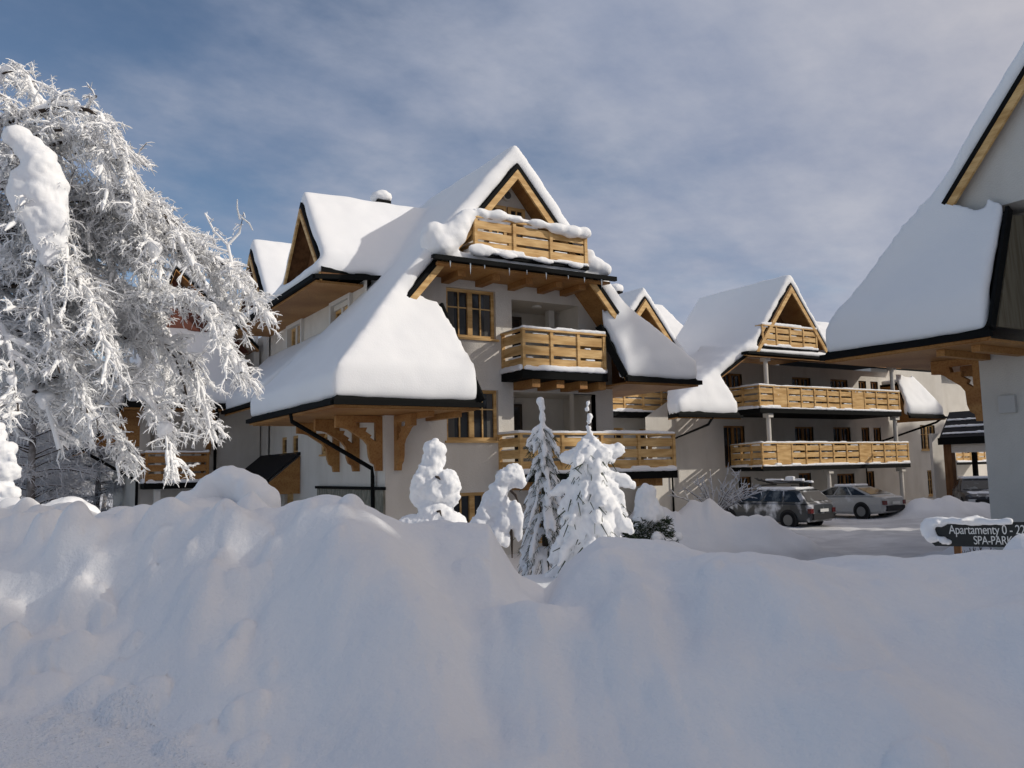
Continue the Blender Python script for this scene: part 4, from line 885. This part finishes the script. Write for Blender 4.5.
def spruce(name, base, H, rad, seed, label, whorls, droop=.9, snow_r=.07, group=None, nb=9, vox=.03, leader=None, fringe=40, amp=.02, arms=()):
    """whorls: list of (height, reach, count)"""
    g = np.random.default_rng(seed); b = np.array(base, float); T = thing(name, base, label, 'tree', group)
    tr = MB(); tr.tube([Vector(b), Vector(b+[0, 0, H*.6]), Vector(b+[0, 0, H])], [H*.018+.01, H*.011, .008], 8); tr.build('trunk', BARK, T, smooth=True)
    sm = MB(); Q = []; fcs = []
    for (z, reach, cnt) in whorls:
        a0 = g.uniform(0, 6.28)
        for k in range(cnt):
            a = a0+6.283*k/cnt+g.normal(0, .18); l = reach*g.uniform(.75, 1.15); d = np.array([math.cos(a), math.sin(a), 0]); dr = droop*g.uniform(.75, 1.25)
            tt = np.linspace(0, 1, 6); q = b+[0, 0, z]+d*l*(tt[:, None]**.85); q[:, 2] += .10*l*tt-dr*l*tt**1.6
            rr = snow_r*(1.0-.25*tt)*g.uniform(.6, 1.3, 6); rr[0] *= .8; rr[-1] *= .75
            sm.tube([Vector(p+[0, 0, rr[i]*.5]) for i, p in enumerate(q)], list(rr), 7)
            if g.random() < .8: sm.ball(q[4]+[0, 0, .02], rr[4]*g.uniform(1.1, 1.6), 1, (1, 1, .9))
            lat = np.cross(d, [0, 0, 1])
            for j in range(fringe):
                f = g.uniform(.1, 1.04); c = np.array([np.interp(f, tt, q[:, w_]) for w_ in range(3)])+lat*g.uniform(-1, 1)*snow_r*1.3
                dd = unit(d*.5+lat*g.uniform(-.9, .9)+np.array([0, 0, -g.uniform(.3, 1.1)])); ln = snow_r*g.uniform(1.2, 2.4); wv = unit(np.cross(dd, g.normal(0, 1, 3)))*snow_r*.10
                i0 = len(Q); Q += [c-wv, c+wv, c+wv*.5+dd*ln, c-wv*.5+dd*ln]; fcs.append((i0, i0+1, i0+2, i0+3))
    for (z, ar_, l, r_, dz) in arms:
        dv = np.array([math.cos(ar_), math.sin(ar_), 0]); sm.tube([Vector(b+[0, 0, z]), Vector(b+dv*l*.5+[0, 0, z+.03]), Vector(b+dv*l*.8+[0, 0, z+dz*.5]), Vector(b+dv*l+[0, 0, z+dz])], [r_*.9, r_, r_*1.05, r_*.8], 8); sm.ball(b+dv*l+[0, 0, z+dz], r_*.85, 1)
    if leader:
        for (z, r_) in leader: sm.ball(b+[g.normal(0, .012), g.normal(0, .012), z], r_, 2, (1, 1, 1.25))
    fastmesh('needles', Q, fcs, NEEDLE, T, smooth=False)
    snowobj('snow', sm, T, vox, 3, amp, 9, seed)
    return T
spruce('small_spruce', (9.46, 14.4, .55), 3.5, .8, 11, 'slim young spruce with a snow ball on its tip, before the lower balcony', [(2.9, .30, 6), (2.72, .34, 7), (2.35, .28, 6), (2.1, .38, 7), (1.8, .46, 8), (1.5, .52, 9), (1.15, .55, 9), (.8, .60, 10), (.45, .64, 10)], droop=1.3, snow_r=.068, leader=[(3.45, .09), (3.32, .075), (3.18, .06), (3.08, .07), (2.98, .06), (2.55, .07), (2.45, .08)], fringe=42)
spruce('small_spruce', (8.17, 11.05, .95), 2.75, .9, 12, 'stout young spruce smothered in snow with a bare leader shoot', [(2.02, .32, 5), (1.95, .42, 3), (1.75, .34, 8), (1.5, .5, 8), (1.25, .52, 10), (1.0, .6, 11), (.7, .7, 12), (.4, .8, 13), (.2, .85, 13)], droop=.95, snow_r=.105, leader=[(2.72, .045), (2.62, .04), (2.5, .04), (2.42, .045), (2.3, .05), (2.2, .06), (2.1, .08), (2.0, .13), (1.85, .2), (1.6, .26), (1.3, .33), (.95, .42), (.6, .5)], fringe=9, amp=.03, arms=[(1.9, R(-35), .5, .12, .04), (1.86, R(150), .42, .12, -.02), (1.5, R(-30), .66, .10, -.12), (1.42, R(145), .6, .10, -.15), (1.75, R(-110), .35, .12, -.1), (1.3, R(-90), .5, .12, -.25)])
def bush(name, base, label, dome, rad, hgt, seed, cat='bush'):
    g = np.random.default_rng(seed); T = thing(name, base, label, cat); b = np.array(base); Q = []; fc = []
    for k in range(2600):
        a = g.uniform(0, 6.28); z = g.random()**.8*hgt; r_ = rad*(1-.35*z/hgt)*g.random()**.4; c = b+[r_*math.cos(a), r_*math.sin(a), z]
        dd = unit(np.array([math.cos(a), math.sin(a), g.uniform(-.7, .4)])+g.normal(0, .4, 3)); ln = g.uniform(.05, .12); wv = unit(np.cross(dd, g.normal(0, 1, 3)))*.012
        i0 = len(Q); Q += [c-wv, c+wv, c+wv*.4+dd*ln, c-wv*.4+dd*ln]; fc.append((i0, i0+1, i0+2, i0+3))
    fastmesh('needles', Q, fc, NEEDLE, T, smooth=False)
    sm = MB()
    for (x, y, z, r_, q) in dome: sm.ball(b+[x, y, z], r_, 2, q)
    snowobj('snow_cap', sm, T, .025, 5, .05, 4.5, seed, fine=.010); return T
bush('bush', (9.95, 11.75, 1.05), 'round evergreen bush under a tall snow cap, right of the stout spruce', [(-.03, .02, 1.08, .17, (1, 1, 1.1)), (-.03, .02, .95, .22, (1, 1, 1.1)), (-.02, .01, .78, .27, (1, 1, 1)), (-.02, 0, .62, .31, (1, 1, .7)), (.18, -.2, .46, .17, (1.2, 1, .6)), (-.2, .05, .45, .17, (1.2, 1, .6)), (.34, -.25, .30, .13, (1.3, 1, .5)), (.1, -.38, .28, .12, (1.3, 1, .5)), (-.1, -.34, .36, .12, (1.3, 1, .5)), (.42, -.1, .2, .1, (1.3, 1, .5))], .52, .62, 21)
def laden(name, base, label, balls, twigs, seed):
    """sapling bent and buried under snow: balls given as (right, toward the viewer, up, radius, squash)"""
    T = thing(name, base, label, 'sapling'); b = Vector(base); rv = Vector((.854, -.52, 0)); fv = Vector((-.52, -.854, 0)); m_ = MB()
    for (x, y, z, r_, q) in balls: m_.ball(b+rv*x+fv*y+Vector((0, 0, z)), r_, 2, q)
    snowobj('snow', m_, T, .022, 3, .028, 7, seed, fine=.010)
    t_ = MB()
    for tw in twigs: t_.tube([b+rv*x+fv*y+Vector((0, 0, z)) for (x, y, z) in tw], [.016]*(len(tw)-1)+[.006], 6)
    t_.build('stem', BARK, T)
laden('snow_laden_sapling', (4.66, 9.58, 1.7), 'upright sapling buried in snow like a robed figure, on the bank',
      [(0, 0, 1.18, .145, (1, .95, 1.1)), (.0, 0, 1.05, .15, (1, .9, 1.1)), (-.05, 0, .88, .17, (1, .9, 1)), (-.17, .03, .72, .17, (.9, .9, 1.15)), (.17, .02, .72, .17, (.95, .9, 1.2)), (.02, .05, .7, .17, (1, .9, 1.1)), (-.20, 0, .55, .12, (.9, .9, 1.1)), (.24, 0, .56, .12, (.8, .9, 1)), (-.04, 0, .48, .15, (1, .9, .9)),
       (0, 0, .36, .22, (1.1, .9, .9)), (-.22, 0, .22, .22, (1.2, .9, .8)), (.2, .03, .22, .22, (1, .9, 1)), (-.35, 0, .08, .2, (1.4, 1, .7)), (.3, 0, .1, .17, (1, .9, .8)), (0, .05, .12, .28, (1.3, .9, .8))],
      [[(0, 0, 0), (0, 0, .6), (.02, 0, 1.1)], [(.0, .1, .4), (.08, .22, .42), (.1, .25, .36)], [(.02, .1, .84), (.06, .19, .83), (.09, .2, .8)], [(-.1, .1, .2), (-.1, .3, .2), (-.12, .34, .16)]], 31)
laden('snow_laden_sapling', (4.78, 8.36, 1.62), 'bent sapling bowed over by a thick load of snow, beside the upright one',
      [(.26, 0, .93, .125, (1.1, .9, .95)), (.17, 0, .88, .13, (1.1, .9, 1)), (.09, 0, .77, .12, (1, .9, 1)), (.02, 0, .64, .12, (1, .9, 1)), (-.05, 0, .5, .12, (1, .9, 1)), (-.13, 0, .36, .13, (1, .9, 1)), (-.22, 0, .24, .14, (1.2, .9, 1)), (-.33, 0, .12, .16, (1.4, .9, .8)), (.32, .0, .86, .09, (.9, .9, 1.1)),
       (.14, .05, .55, .10, (.9, .9, 1.3)), (.26, .06, .52, .09, (.9, .9, 1.4)), (.29, .06, .40, .10, (.8, .9, 1.4)), (.12, .06, .38, .10, (.9, .9, 1.3)), (.30, .05, .28, .08, (.8, .8, 1.3)), (.05, .05, .25, .12, (1, .9, 1.2)), (.14, .05, .2, .08, (.9, .8, 1.2)), (-.1, 0, .1, .16, (1.3, .9, .9))],
      [[(-.2, 0, 0), (0, 0, .5), (.26, 0, .9)], [(.22, .05, .75), (.27, .12, .70), (.30, .13, .62)], [(.2, .02, .5), (.22, .06, .2), (.22, .06, .0)]], 32)
laden('snow_laden_sapling', (-.02, 11.75, 1.9), 'knobbly column of snow on a sapling at the extreme left of the bank',
      [(-.05, 0, 1.25, .13, (1, 1, 1.2)), (0, 0, 1.05, .16, (1.1, 1, .9)), (.03, 0, .82, .19, (1.2, 1, .8)), (-.05, 0, .6, .2, (1.2, 1, .8)), (0, 0, .38, .22, (1.2, 1, .8)), (0, 0, .12, .3, (1.5, 1, .8)), (.12, .0, .95, .1, (1, 1, .8)), (.14, 0, .55, .12, (1, 1, .8))], [[(0, 0, 0), (0, 0, 1.2)]], 33)
def shrub(name, base, label, H, n, seed, frost=True, spread=.8):
    g = np.random.default_rng(seed); T = thing(name, base, label, 'shrub'); b = np.array(base); wd = Tubes(4); fr_ = Tubes(3)
    for k in range(n):
        a = g.uniform(0, 6.28); d = unit(np.array([math.cos(a)*spread, math.sin(a)*spread, g.uniform(.5, 1.5)])); l = H*g.uniform(.55, 1.1); tt = np.linspace(0, 1, 4)
        q = b+d*l*tt[:, None]; q[:, 2] -= .18*l*tt**2; wd.add(q, [.013, .011, .008, .004])
        if frost: fr_.add(q[[0, 1, 2]]+[0, 0, .012], [.016, .018, .015]); fr_.add(q[[2, 3, 3]]+[[0, 0, .01], [0, 0, .01], [0, 0, .03]], [.015, .012, .004])
        for j in range(9):
            f = g.uniform(.3, 1); c = np.array([np.interp(f, tt, q[:, w_]) for w_ in range(3)]); dd = unit(d+g.normal(0, .7, 3)); l2 = g.uniform(.15, .4)*H*.5; e = c+dd*l2
            wd.add([c, c+dd*l2*.4, c+dd*l2*.7, e], [.007, .006, .005, .003])
            if frost: fr_.add([c+[0, 0, .01], (c+e)/2+[0, 0, .012], e], [.014, .015, .008])
    wd.build('stems', BARK, T, 4)
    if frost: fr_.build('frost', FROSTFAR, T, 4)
    return T
shrub('frosted_shrub', (19.6, 19.9, 1.0), 'pale frosted shrub behind the ploughed heap, under the downspout', 2.0, 26, 41)
shrub('dark_shrub', (16.05, 9.2, float(height(16.05, 9.2))-.05), 'small dark leafless shrub in the snow behind the dark sign', .62, 60, 42, frost=False, spread=1.3)
# unseen spruces added on the sunny side to shade bank, facade and car park
big = spruce('shade_spruce', (0, 0, 0), 17, 3.2, 51, 'unseen tall spruce added on the sunny side to cast shade', [(z, 3.4*(1-z/17.5)+.15, 11) for z in np.arange(2.0, 16.8, .62)], droop=.55, snow_r=.26, vox=.12, fringe=34, group='unseen spruces added on the sunny side for shade', amp=.04)
def ts(t, s): return t*math.cos(YAW)+s*math.sin(YAW), t*math.sin(YAW)-s*math.cos(YAW)
SH = [(-9, 15, 1.0), (-5.5, 13.5, 1.05), (-2.2, 15.0, 1.0), (1.0, 13.0, .95), (2.8, 15.2, 1.05), (5.8, 14.4, .90), (-7, 19, 1.1), (-1, 19, 1.15), (2.5, 19.5, 1.1), (-12, 20, 1.1),
      (17, 31, 1.45), (20.5, 34, 1.5), (24, 37, 1.45)]
for k in range(11): x_, y_ = 43.5+2.5*k, 9.5+1.6*math.sin(k*2.1); SH.append((x_*math.cos(YAW)+y_*math.sin(YAW), x_*math.sin(YAW)-y_*math.cos(YAW), .92+.05*math.sin(k*1.7)))
for k in range(9): x_, y_ = 44.8+2.7*k, 12.6+1.0*math.sin(k*1.3); SH.append((x_*math.cos(YAW)+y_*math.sin(YAW), x_*math.sin(YAW)-y_*math.cos(YAW), .80))
for x_ in (70, 73, 76, 79): SH.append((x_*math.cos(YAW)+9*math.sin(YAW), x_*math.sin(YAW)-9*math.cos(YAW), 1.35))
for k, (t, s_, sc) in enumerate(SH):
    o = big if k == 0 else copy_tree(big); x, y = ts(t, s_); place(o, x, y, k*1.3, sc, 0.6)
    if k >= 13: o.scale = (sc*1.9, sc*1.9, sc)  # far rows widened to close gaps in their shade

# ------------------------------------------------------------------ cars
def paint(name, c, dust):
    return mat(name, c, .3, .5, noise=((2.2, 2.2, 1.6), 5, (.74, .76, .80), dust[0], dust[1]))
RUBBER = mat('rubber', (.015, .015, .016), .85, .1); RIM = mat('rim', (.16, .165, .17), .4, .4, .5); CARGLASS = mat('car_glass', (.012, .015, .017), .08, .5, noise=((2, 2, 2), 4, (.30, .33, .34), .55, .8))
TAIL = mat('tail_light', (.10, .008, .008), .25, .5); LAMP = mat('head_light', (.5, .52, .54), .15, .6); PLATE = mat('number_plate', (.62, .62, .60), .5, .3); TRIM = mat('dark_trim', (.02, .02, .022), .6, .2)
def car(base, ang, label, pm, st, gh, wheelx, r_w, rack=False, snow_top=.05, plate=True):
    """st: stations (x, half width, bottom, belt, deck) from tail to nose; gh: greenhouse (x bottom rear, x top rear, x top front, x bottom front, roof height, roof half width, belt rear, belt front)"""
    T = thing('parked_car', base, label, 'car', 'cars in the snowy car park'); f = Fr(base, ang); m_ = MB(); rings = []
    for (x, w_, zb_, zt_, zd) in st:
        half = [(0, zb_), (w_*.86, zb_), (w_*.97, zb_+.10), (w_*1.0, zb_+(zt_-zb_)*.55), (w_*.975, zt_-.03), (w_*.93, zt_+.01), (w_*.75, zd), (0, zd+.012)]
        rings.append([f(x, y, z) for y, z in half]+[f(x, -y, z) for y, z in half[-2:0:-1]])
    n = len(rings[0]); k = len(m_.v)
    for r_ in rings: m_.v += [tuple(p) for p in r_]
    for i in range(len(rings)-1):
        for j in range(n): m_.f.append((k+i*n+j, k+i*n+(j+1) % n, k+(i+1)*n+(j+1) % n, k+(i+1)*n+j))
    m_.f.append(tuple(k+j for j in range(n))); m_.f.append(tuple(k+(len(rings)-1)*n+j for j in range(n)))
    xb, xtr, xtf, xf, zr_, rw, zbr, zbf = gh; W0 = max(q[1] for q in st)*.945
    def roofpt(u, v, side):   # u along the length 0 rear .. 1 front, v from the belt up to the roof edge
        xlo = xb+(xf-xb)*u; xhi = xtr+(xtf-xtr)*u; zlo = zbr+(zbf-zbr)*u; crown = .05*math.sin(math.pi*min(max(u, 0), 1))
        return f(xlo+(xhi-xlo)*v, side*(W0+(rw-W0)*(v**1.3)), zlo+(zr_-.05-zlo+crown)*v)
    US = [0, .08, .25, .5, .75, .92, 1]
    for a_, b_ in zip(US[:-1], US[1:]):
        for v0, v1 in ((0, .5), (.5, .92)):
            for sd_ in (-1, 1): m_.face([roofpt(a_, v0, sd_), roofpt(b_, v0, sd_), roofpt(b_, v1, sd_), roofpt(a_, v1, sd_)])
        c0, c1 = [(roofpt(q, .92, 1)+roofpt(q, .92, -1))/2+Vector((0, 0, .055)) for q in (a_, b_)]
        for sd_ in (-1, 1):
            m0, m1 = [(roofpt(q, .92, sd_)*.72+c*.28)+Vector((0, 0, .025)) for q, c in ((a_, c0), (b_, c1))]
            m_.face([roofpt(a_, .92, sd_), roofpt(b_, .92, sd_), m1, m0]); m_.face([m0, m1, c1, c0])
    for u in (0, 1):
        for v0, v1 in ((0, .5), (.5, .92)): m_.face([roofpt(u, v0, -1), roofpt(u, v0, 1), roofpt(u, v1, 1), roofpt(u, v1, -1)])
        c = (roofpt(u, .92, 1)+roofpt(u, .92, -1))/2+Vector((0, 0, .055)); m_.face([roofpt(u, .92, -1), roofpt(u, .92, 1), c])
    body = m_.build('body', pm, T, smooth=False)
    def pane(name, quad, out):
        c = sum(quad, Vector())/len(quad); nrm = (quad[1]-quad[0]).cross(quad[2]-quad[0]).normalized()
        if nrm.dot(Vector(out)) < 0: nrm = -nrm
        q = MB(); q.prism([p+nrm*.012 for p in quad], nrm*.006); return q.build(name, CARGLASS, T)
    sp3 = [(.05, .30), (.33, .60), (.63, .93)]
    for sd_ in (-1, 1):
        out = f(0, sd_, 0)-f(0, 0, 0)
        for (a_, b_) in sp3: pane('side_window', [roofpt(a_+.02*(a_ < .1), .10, sd_), roofpt(b_, .10, sd_), roofpt(b_-.03*(b_ > .9), .84, sd_), roofpt(a_+.06*(a_ < .1), .84, sd_)], out)
    for u, nm, sg in ((0, 'rear_window', -1), (1, 'windscreen', 1)):
        A = [roofpt(u, .12, -1), roofpt(u, .12, 1), roofpt(u, .86, 1), roofpt(u, .86, -1)]; c = sum(A, Vector())/4
        pane(nm, [c+(p-c)*.88 for p in A], f(sg, 0, .3)-f(0, 0, 0))
    W1 = max(q[1] for q in st)
    for x in wheelx:
        for sd_ in (-1, 1):
            ac = MB(); ac.tube([f(x, sd_*(W1-.06), r_w+.02), f(x, sd_*(W1+.004), r_w+.02)], r_w*1.16, 24); ac.build('wheel_arch', TRIM, T)
            wh = MB(); wh.tube([f(x, sd_*(W1-.2), r_w), f(x, sd_*(W1-.02), r_w), f(x, sd_*(W1+.016), r_w)], [r_w, r_w, r_w*.93], 24); w_ = wh.build('wheel', RUBBER, T)
            rm = MB(); rm.tube([f(x, sd_*(W1+.012), r_w), f(x, sd_*(W1+.024), r_w)], r_w*.62, 20); rm.build('rim', RIM, w_)
    x0, x1 = st[0][0], st[-1][0]; w0 = st[0][1]; zbt = st[0][3]
    for sd_ in (-1, 1):
        each(T, 'tail_light', TAIL, [(x0-.02, x0+.16, sd_*w0*1.0-.10, sd_*w0*1.0+.10, zbt-.24, zbt-.07)], f)
        each(T, 'head_light', LAMP, [(x1-.18, x1+.03, sd_*st[-1][1]*.82-.16, sd_*st[-1][1]*.82+.16, st[-1][3]-.18, st[-1][3]-.04)], f)
    each(T, 'bumper', TRIM, [(x0-.06, x0+.1, -w0*.95, w0*.95, st[0][2]-.02, st[0][2]+.20), (x1-.1, x1+.06, -st[-1][1]*.95, st[-1][1]*.95, st[-1][2]-.02, st[-1][2]+.2)], f)
    each(T, 'grille', TRIM, [(x1-.02, x1+.035, -.45, .45, st[-1][3]-.19, st[-1][3]-.06)], f)
    if plate: each(T, 'number_plate', PLATE, [(x0-.075, x0-.055, -.26, .26, st[0][2]+.26, st[0][2]+.37)], f)
    if snow_top:
        sn = MB(); c = [roofpt(.08, .95, -1), roofpt(.08, .95, 1), roofpt(.92, .95, 1), roofpt(.92, .95, -1)]; sn.prism(c, (0, 0, .08+snow_top))
        hx = [q for q in st if q[0] > xf-.05]; 
        snowobj('snow_cover', sn, T, .035, 3, .012, 5, 5); sn = MB()
        if hx: sn.prism([f(hx[0][0]+.1, -hx[0][1]*.8, hx[0][4]-.02), f(hx[0][0]+.1, hx[0][1]*.8, hx[0][4]-.02), f(hx[-1][0]-.1, hx[-1][1]*.7, hx[-1][4]-.02), f(hx[-1][0]-.1, -hx[-1][1]*.7, hx[-1][4]-.02)], (0, 0, .03+snow_top))
        tx = [q for q in st if q[0] < xb+.02]
        if hx: snowobj('snow_cover', sn, T, .035, 3, .012, 5, 6); sn = MB()
        if len(tx) > 1: sn.prism([f(tx[0][0]+.06, -tx[0][1]*.7, tx[0][4]-.02), f(tx[0][0]+.06, tx[0][1]*.7, tx[0][4]-.02), f(tx[-1][0]-.05, tx[-1][1]*.75, tx[-1][4]-.02), f(tx[-1][0]-.05, -tx[-1][1]*.75, tx[-1][4]-.02)], (0, 0, .02+snow_top))
        if sn.v: snowobj('snow_cover', sn, T, .035, 3, .012, 5, 7)
    if rack:
        each(T, 'roof_rack', TRIM, [(x-.03, x+.03, -rw*.9, rw*.9, zr_+.10, zr_+.14) for x in (xtr+.35, xtf-.2)], f)
    return T, f
# dark estate
E1 = (25.75, 23.15, .22)
t1, f1 = car(E1, R(90+6), 'dark grey estate car dusted with snow, carrying skis on its roof', paint('dark_car_paint', (.045, .05, .055), (.50, .66)),
    [(-2.30, .70, .36, .82, .88), (-2.18, .82, .26, .90, .93), (-1.5, .865, .22, .92, .93), (0, .87, .20, .90, .92), (.95, .865, .20, .87, .97), (1.5, .855, .22, .84, .92), (2.1, .80, .26, .74, .80), (2.33, .66, .32, .64, .68)],
    (-2.20, -1.75, .25, 1.05, 1.47, .60, .93, .93), (-1.40, 1.33), .32, rack=True, snow_top=.03)
for j, y in enumerate((-.36, -.10, .20)):
    k_ = thing('skis', f1(-.5, y, 1.62), 'pair of snow crusted skis strapped on the roof rack of the dark estate car', 'skis', 'skis on the estate car')
    for o_ in (-.05, .05):
        m_ = MB(); pts = [(-1.15, 0), (-.9, .0), (0, .02), (.55, .0), (.8, .04), (.95, .13)]
        m_.prism([f1(x-.5, y+o_-.035, 1.625+z+.05*j) for x, z in pts]+[f1(x-.5, y+o_-.035, 1.65+z+.05*j) for x, z in pts[::-1]], f1(0, .07, 0)-f1(0, 0, 0)); m_.build('ski', TRIM, k_)
    s_ = MB(); s_.box(f1, -1.7+.2*j, -.95, y-.09, y+.09, 1.66+.05*j, 1.74+.09*j); s_.box(f1, -.8, .0, y-.08, y+.08, 1.66+.05*j, 1.73+.05*j); snowobj('snow_crust', s_, k_, .03, 2, .015, 7, j)
# silver saloon
t2, f2 = car((32.05, 24.55, .22), R(90+2), 'silver saloon car parked beyond the dark estate', paint('silver_paint', (.40, .40, .39), (.56, .8)),
    [(-2.42, .66, .38, .86, .90), (-2.28, .82, .27, .93, .96), (-1.75, .87, .22, .95, .99), (-.8, .885, .20, .93, .98), (.3, .885, .20, .91, .95), (1.05, .88, .20, .88, .95), (1.7, .86, .22, .82, .88), (2.2, .80, .26, .74, .78), (2.40, .62, .32, .64, .68)],
    (-1.98, -.85, .10, 1.15, 1.42, .58, .97, .93), (-1.42, 1.36), .33, snow_top=.015)
# dark car facing us by the right chalet
t3, f3 = car((38.6, 22.3, .25), R(-142), 'dark car facing the camera, snow on its bonnet, half hidden by the right chalet', paint('black_car_paint', (.03, .033, .04), (.55, .75)),
    [(-2.20, .70, .36, .88, .95), (-2.05, .84, .26, .93, .97), (-1.0, .88, .22, .95, .97), (.3, .88, .20, .93, .97), (.95, .875, .20, .92, 1.0), (1.5, .865, .22, .88, .95), (2.0, .82, .26, .80, .87), (2.25, .68, .32, .70, .76)],
    (-2.0, -1.5, .15, 1.0, 1.55, .62, .95, .96), (-1.35, 1.32), .33, snow_top=.04)

# ------------------------------------------------------------------ the sign
T = thing('sign', (10.63, 6.24, 1.3), 'dark arrow shaped direction sign with white lettering, half buried in snow', 'sign')
SG = Fr((10.44, 6.71, 0), math.atan2(-.94, .38)); SB = mat('sign_board', (.022, .024, .024), .5, .3); SW = mat('sign_lettering', (.72, .72, .70), .6, .2)
m_ = MB(); m_.prism([SG(*p) for p in [(-.08, 0, 1.63), (.05, 0, 1.50), (1.75, 0, 1.53), (1.75, 0, 1.85), (.05, 0, 1.80)]], SG(0, .04, 0)-SG(0, 0, 0)); bd = m_.build('board', SB, T)
for x in (.3, 1.4): each(T, 'post', BROWN, [(x-.04, x+.04, .045, .12, .6, 1.78)], SG)
for (tx, x, z, sz) in (('Apartamenty 0 - 22', .225, 1.662, .165), ('SPA-PARK', .50, 1.54, .15)):
    c_ = bpy.data.curves.new('lettering', 'FONT'); c_.body = tx; c_.size = sz; c_.extrude = .004; c_.space_character = .94
    o = bpy.data.objects.new('lettering', c_); col.objects.link(o); dg = bpy.context.evaluated_depsgraph_get(); me = bpy.data.meshes.new_from_object(o.evaluated_get(dg)); bpy.data.objects.remove(o)
    mw = Matrix.Translation(SG(x, -.006, z))@Matrix.Rotation(SG.ang, 4, 'Z')@Matrix.Rotation(R(90), 4, 'X')@Matrix.Rotation(R(1.2), 4, 'Z')@Matrix.Diagonal((.70, 1, 1, 1)); me.transform(Matrix.Translation(-BASE[T])@mw)
    me.materials.clear(); me.materials.append(SW); o = bpy.data.objects.new('lettering', me); col.objects.link(o); o.parent = T; BASE[o] = BASE[T]
sn = MB(); sn.box(SG, -.06, .95, -.05, .08, 1.79, 1.87)
for (x, b_, z, r_, q) in [(-.02, 0, 1.72, .11, (1, .8, 1)), (.03, -.03, 1.62, .10, (1.1, .6, .9)), (.16, -.03, 1.58, .09, (1.3, .5, .7)), (.12, -.02, 1.80, .08, (1.6, .9, .7)), (.22, -.03, 1.56, .06, (1.2, .5, .8)), (.5, 0, 1.85, .07, (4, .9, .5))]: sn.ball(SG(x, b_, z), r_, 2, q)
snowobj('snow', sn, T, .025, 4, .018, 8, 91)

# ------------------------------------------------------------------ rounded snow lumps thrown onto the crest of the bank
def lump(base, label, balls, holes, seed):
    T = thing('snow_lump', base, label, 'snow lump'); b = Vector(base); rv = Vector((.854, -.52, 0)); fv = Vector((-.52, -.854, 0)); m_ = MB()
    for (x, y, z, r_, q) in balls: m_.ball(b+rv*x+fv*y+Vector((0, 0, z)), r_, 3, q)
    o = snowobj('snow', m_, T, .03, 8, .03, 3.5, seed, fine=.006)
    me = o.data; co = np.empty(len(me.vertices)*3); me.vertices.foreach_get('co', co); co = co.reshape(-1, 3)
    for (x, y, z, r_) in holes:      # press the hollow in from the front
        c = np.array(rv*x+fv*y+Vector((0, 0, z))); d = np.linalg.norm(co-c, axis=1); w_ = np.clip(1-d/r_, 0, 1)[:, None]; co = co-np.array(fv)*w_*r_*.7
    me.vertices.foreach_set('co', co.ravel()); me.update()
bx_, by_ = V_(232, 8.7)
lump((bx_, by_, float(height(bx_, by_))-.12), 'big rounded snow lump with a hollow in it, on the crest of the bank', [(-.18, 0, .22, .22, (1, 1, .9)), (-.02, 0, .27, .24, (1, 1, .9)), (.14, 0, .22, .22, (1, 1, .9)), (.28, 0, .10, .20, (1.1, 1, .9)), (-.34, 0, .12, .2, (1.3, 1, .8)), (-.55, 0, .04, .16, (1.6, 1, .7))], [(-.08, .20, .16, .26)], 61)
for k_, (px_, d_, r_, lb_) in enumerate([(66, 9.9, .20, 'small rounded snow lump on the bank, below the frosted tree'), (18, 9.8, .17, 'small snow lump on the bank at the far left edge')]):
    bx_, by_ = V_(px_, d_); lump((bx_, by_, float(height(bx_, by_))-.08), lb_, [(0, 0, .05, r_, (1.3, 1, .8)), (.2, 0, .0, r_*.8, (1.3, 1, .8)), (-.2, 0, .0, r_*.8, (1.3, 1, .8))], [], 70+k_)
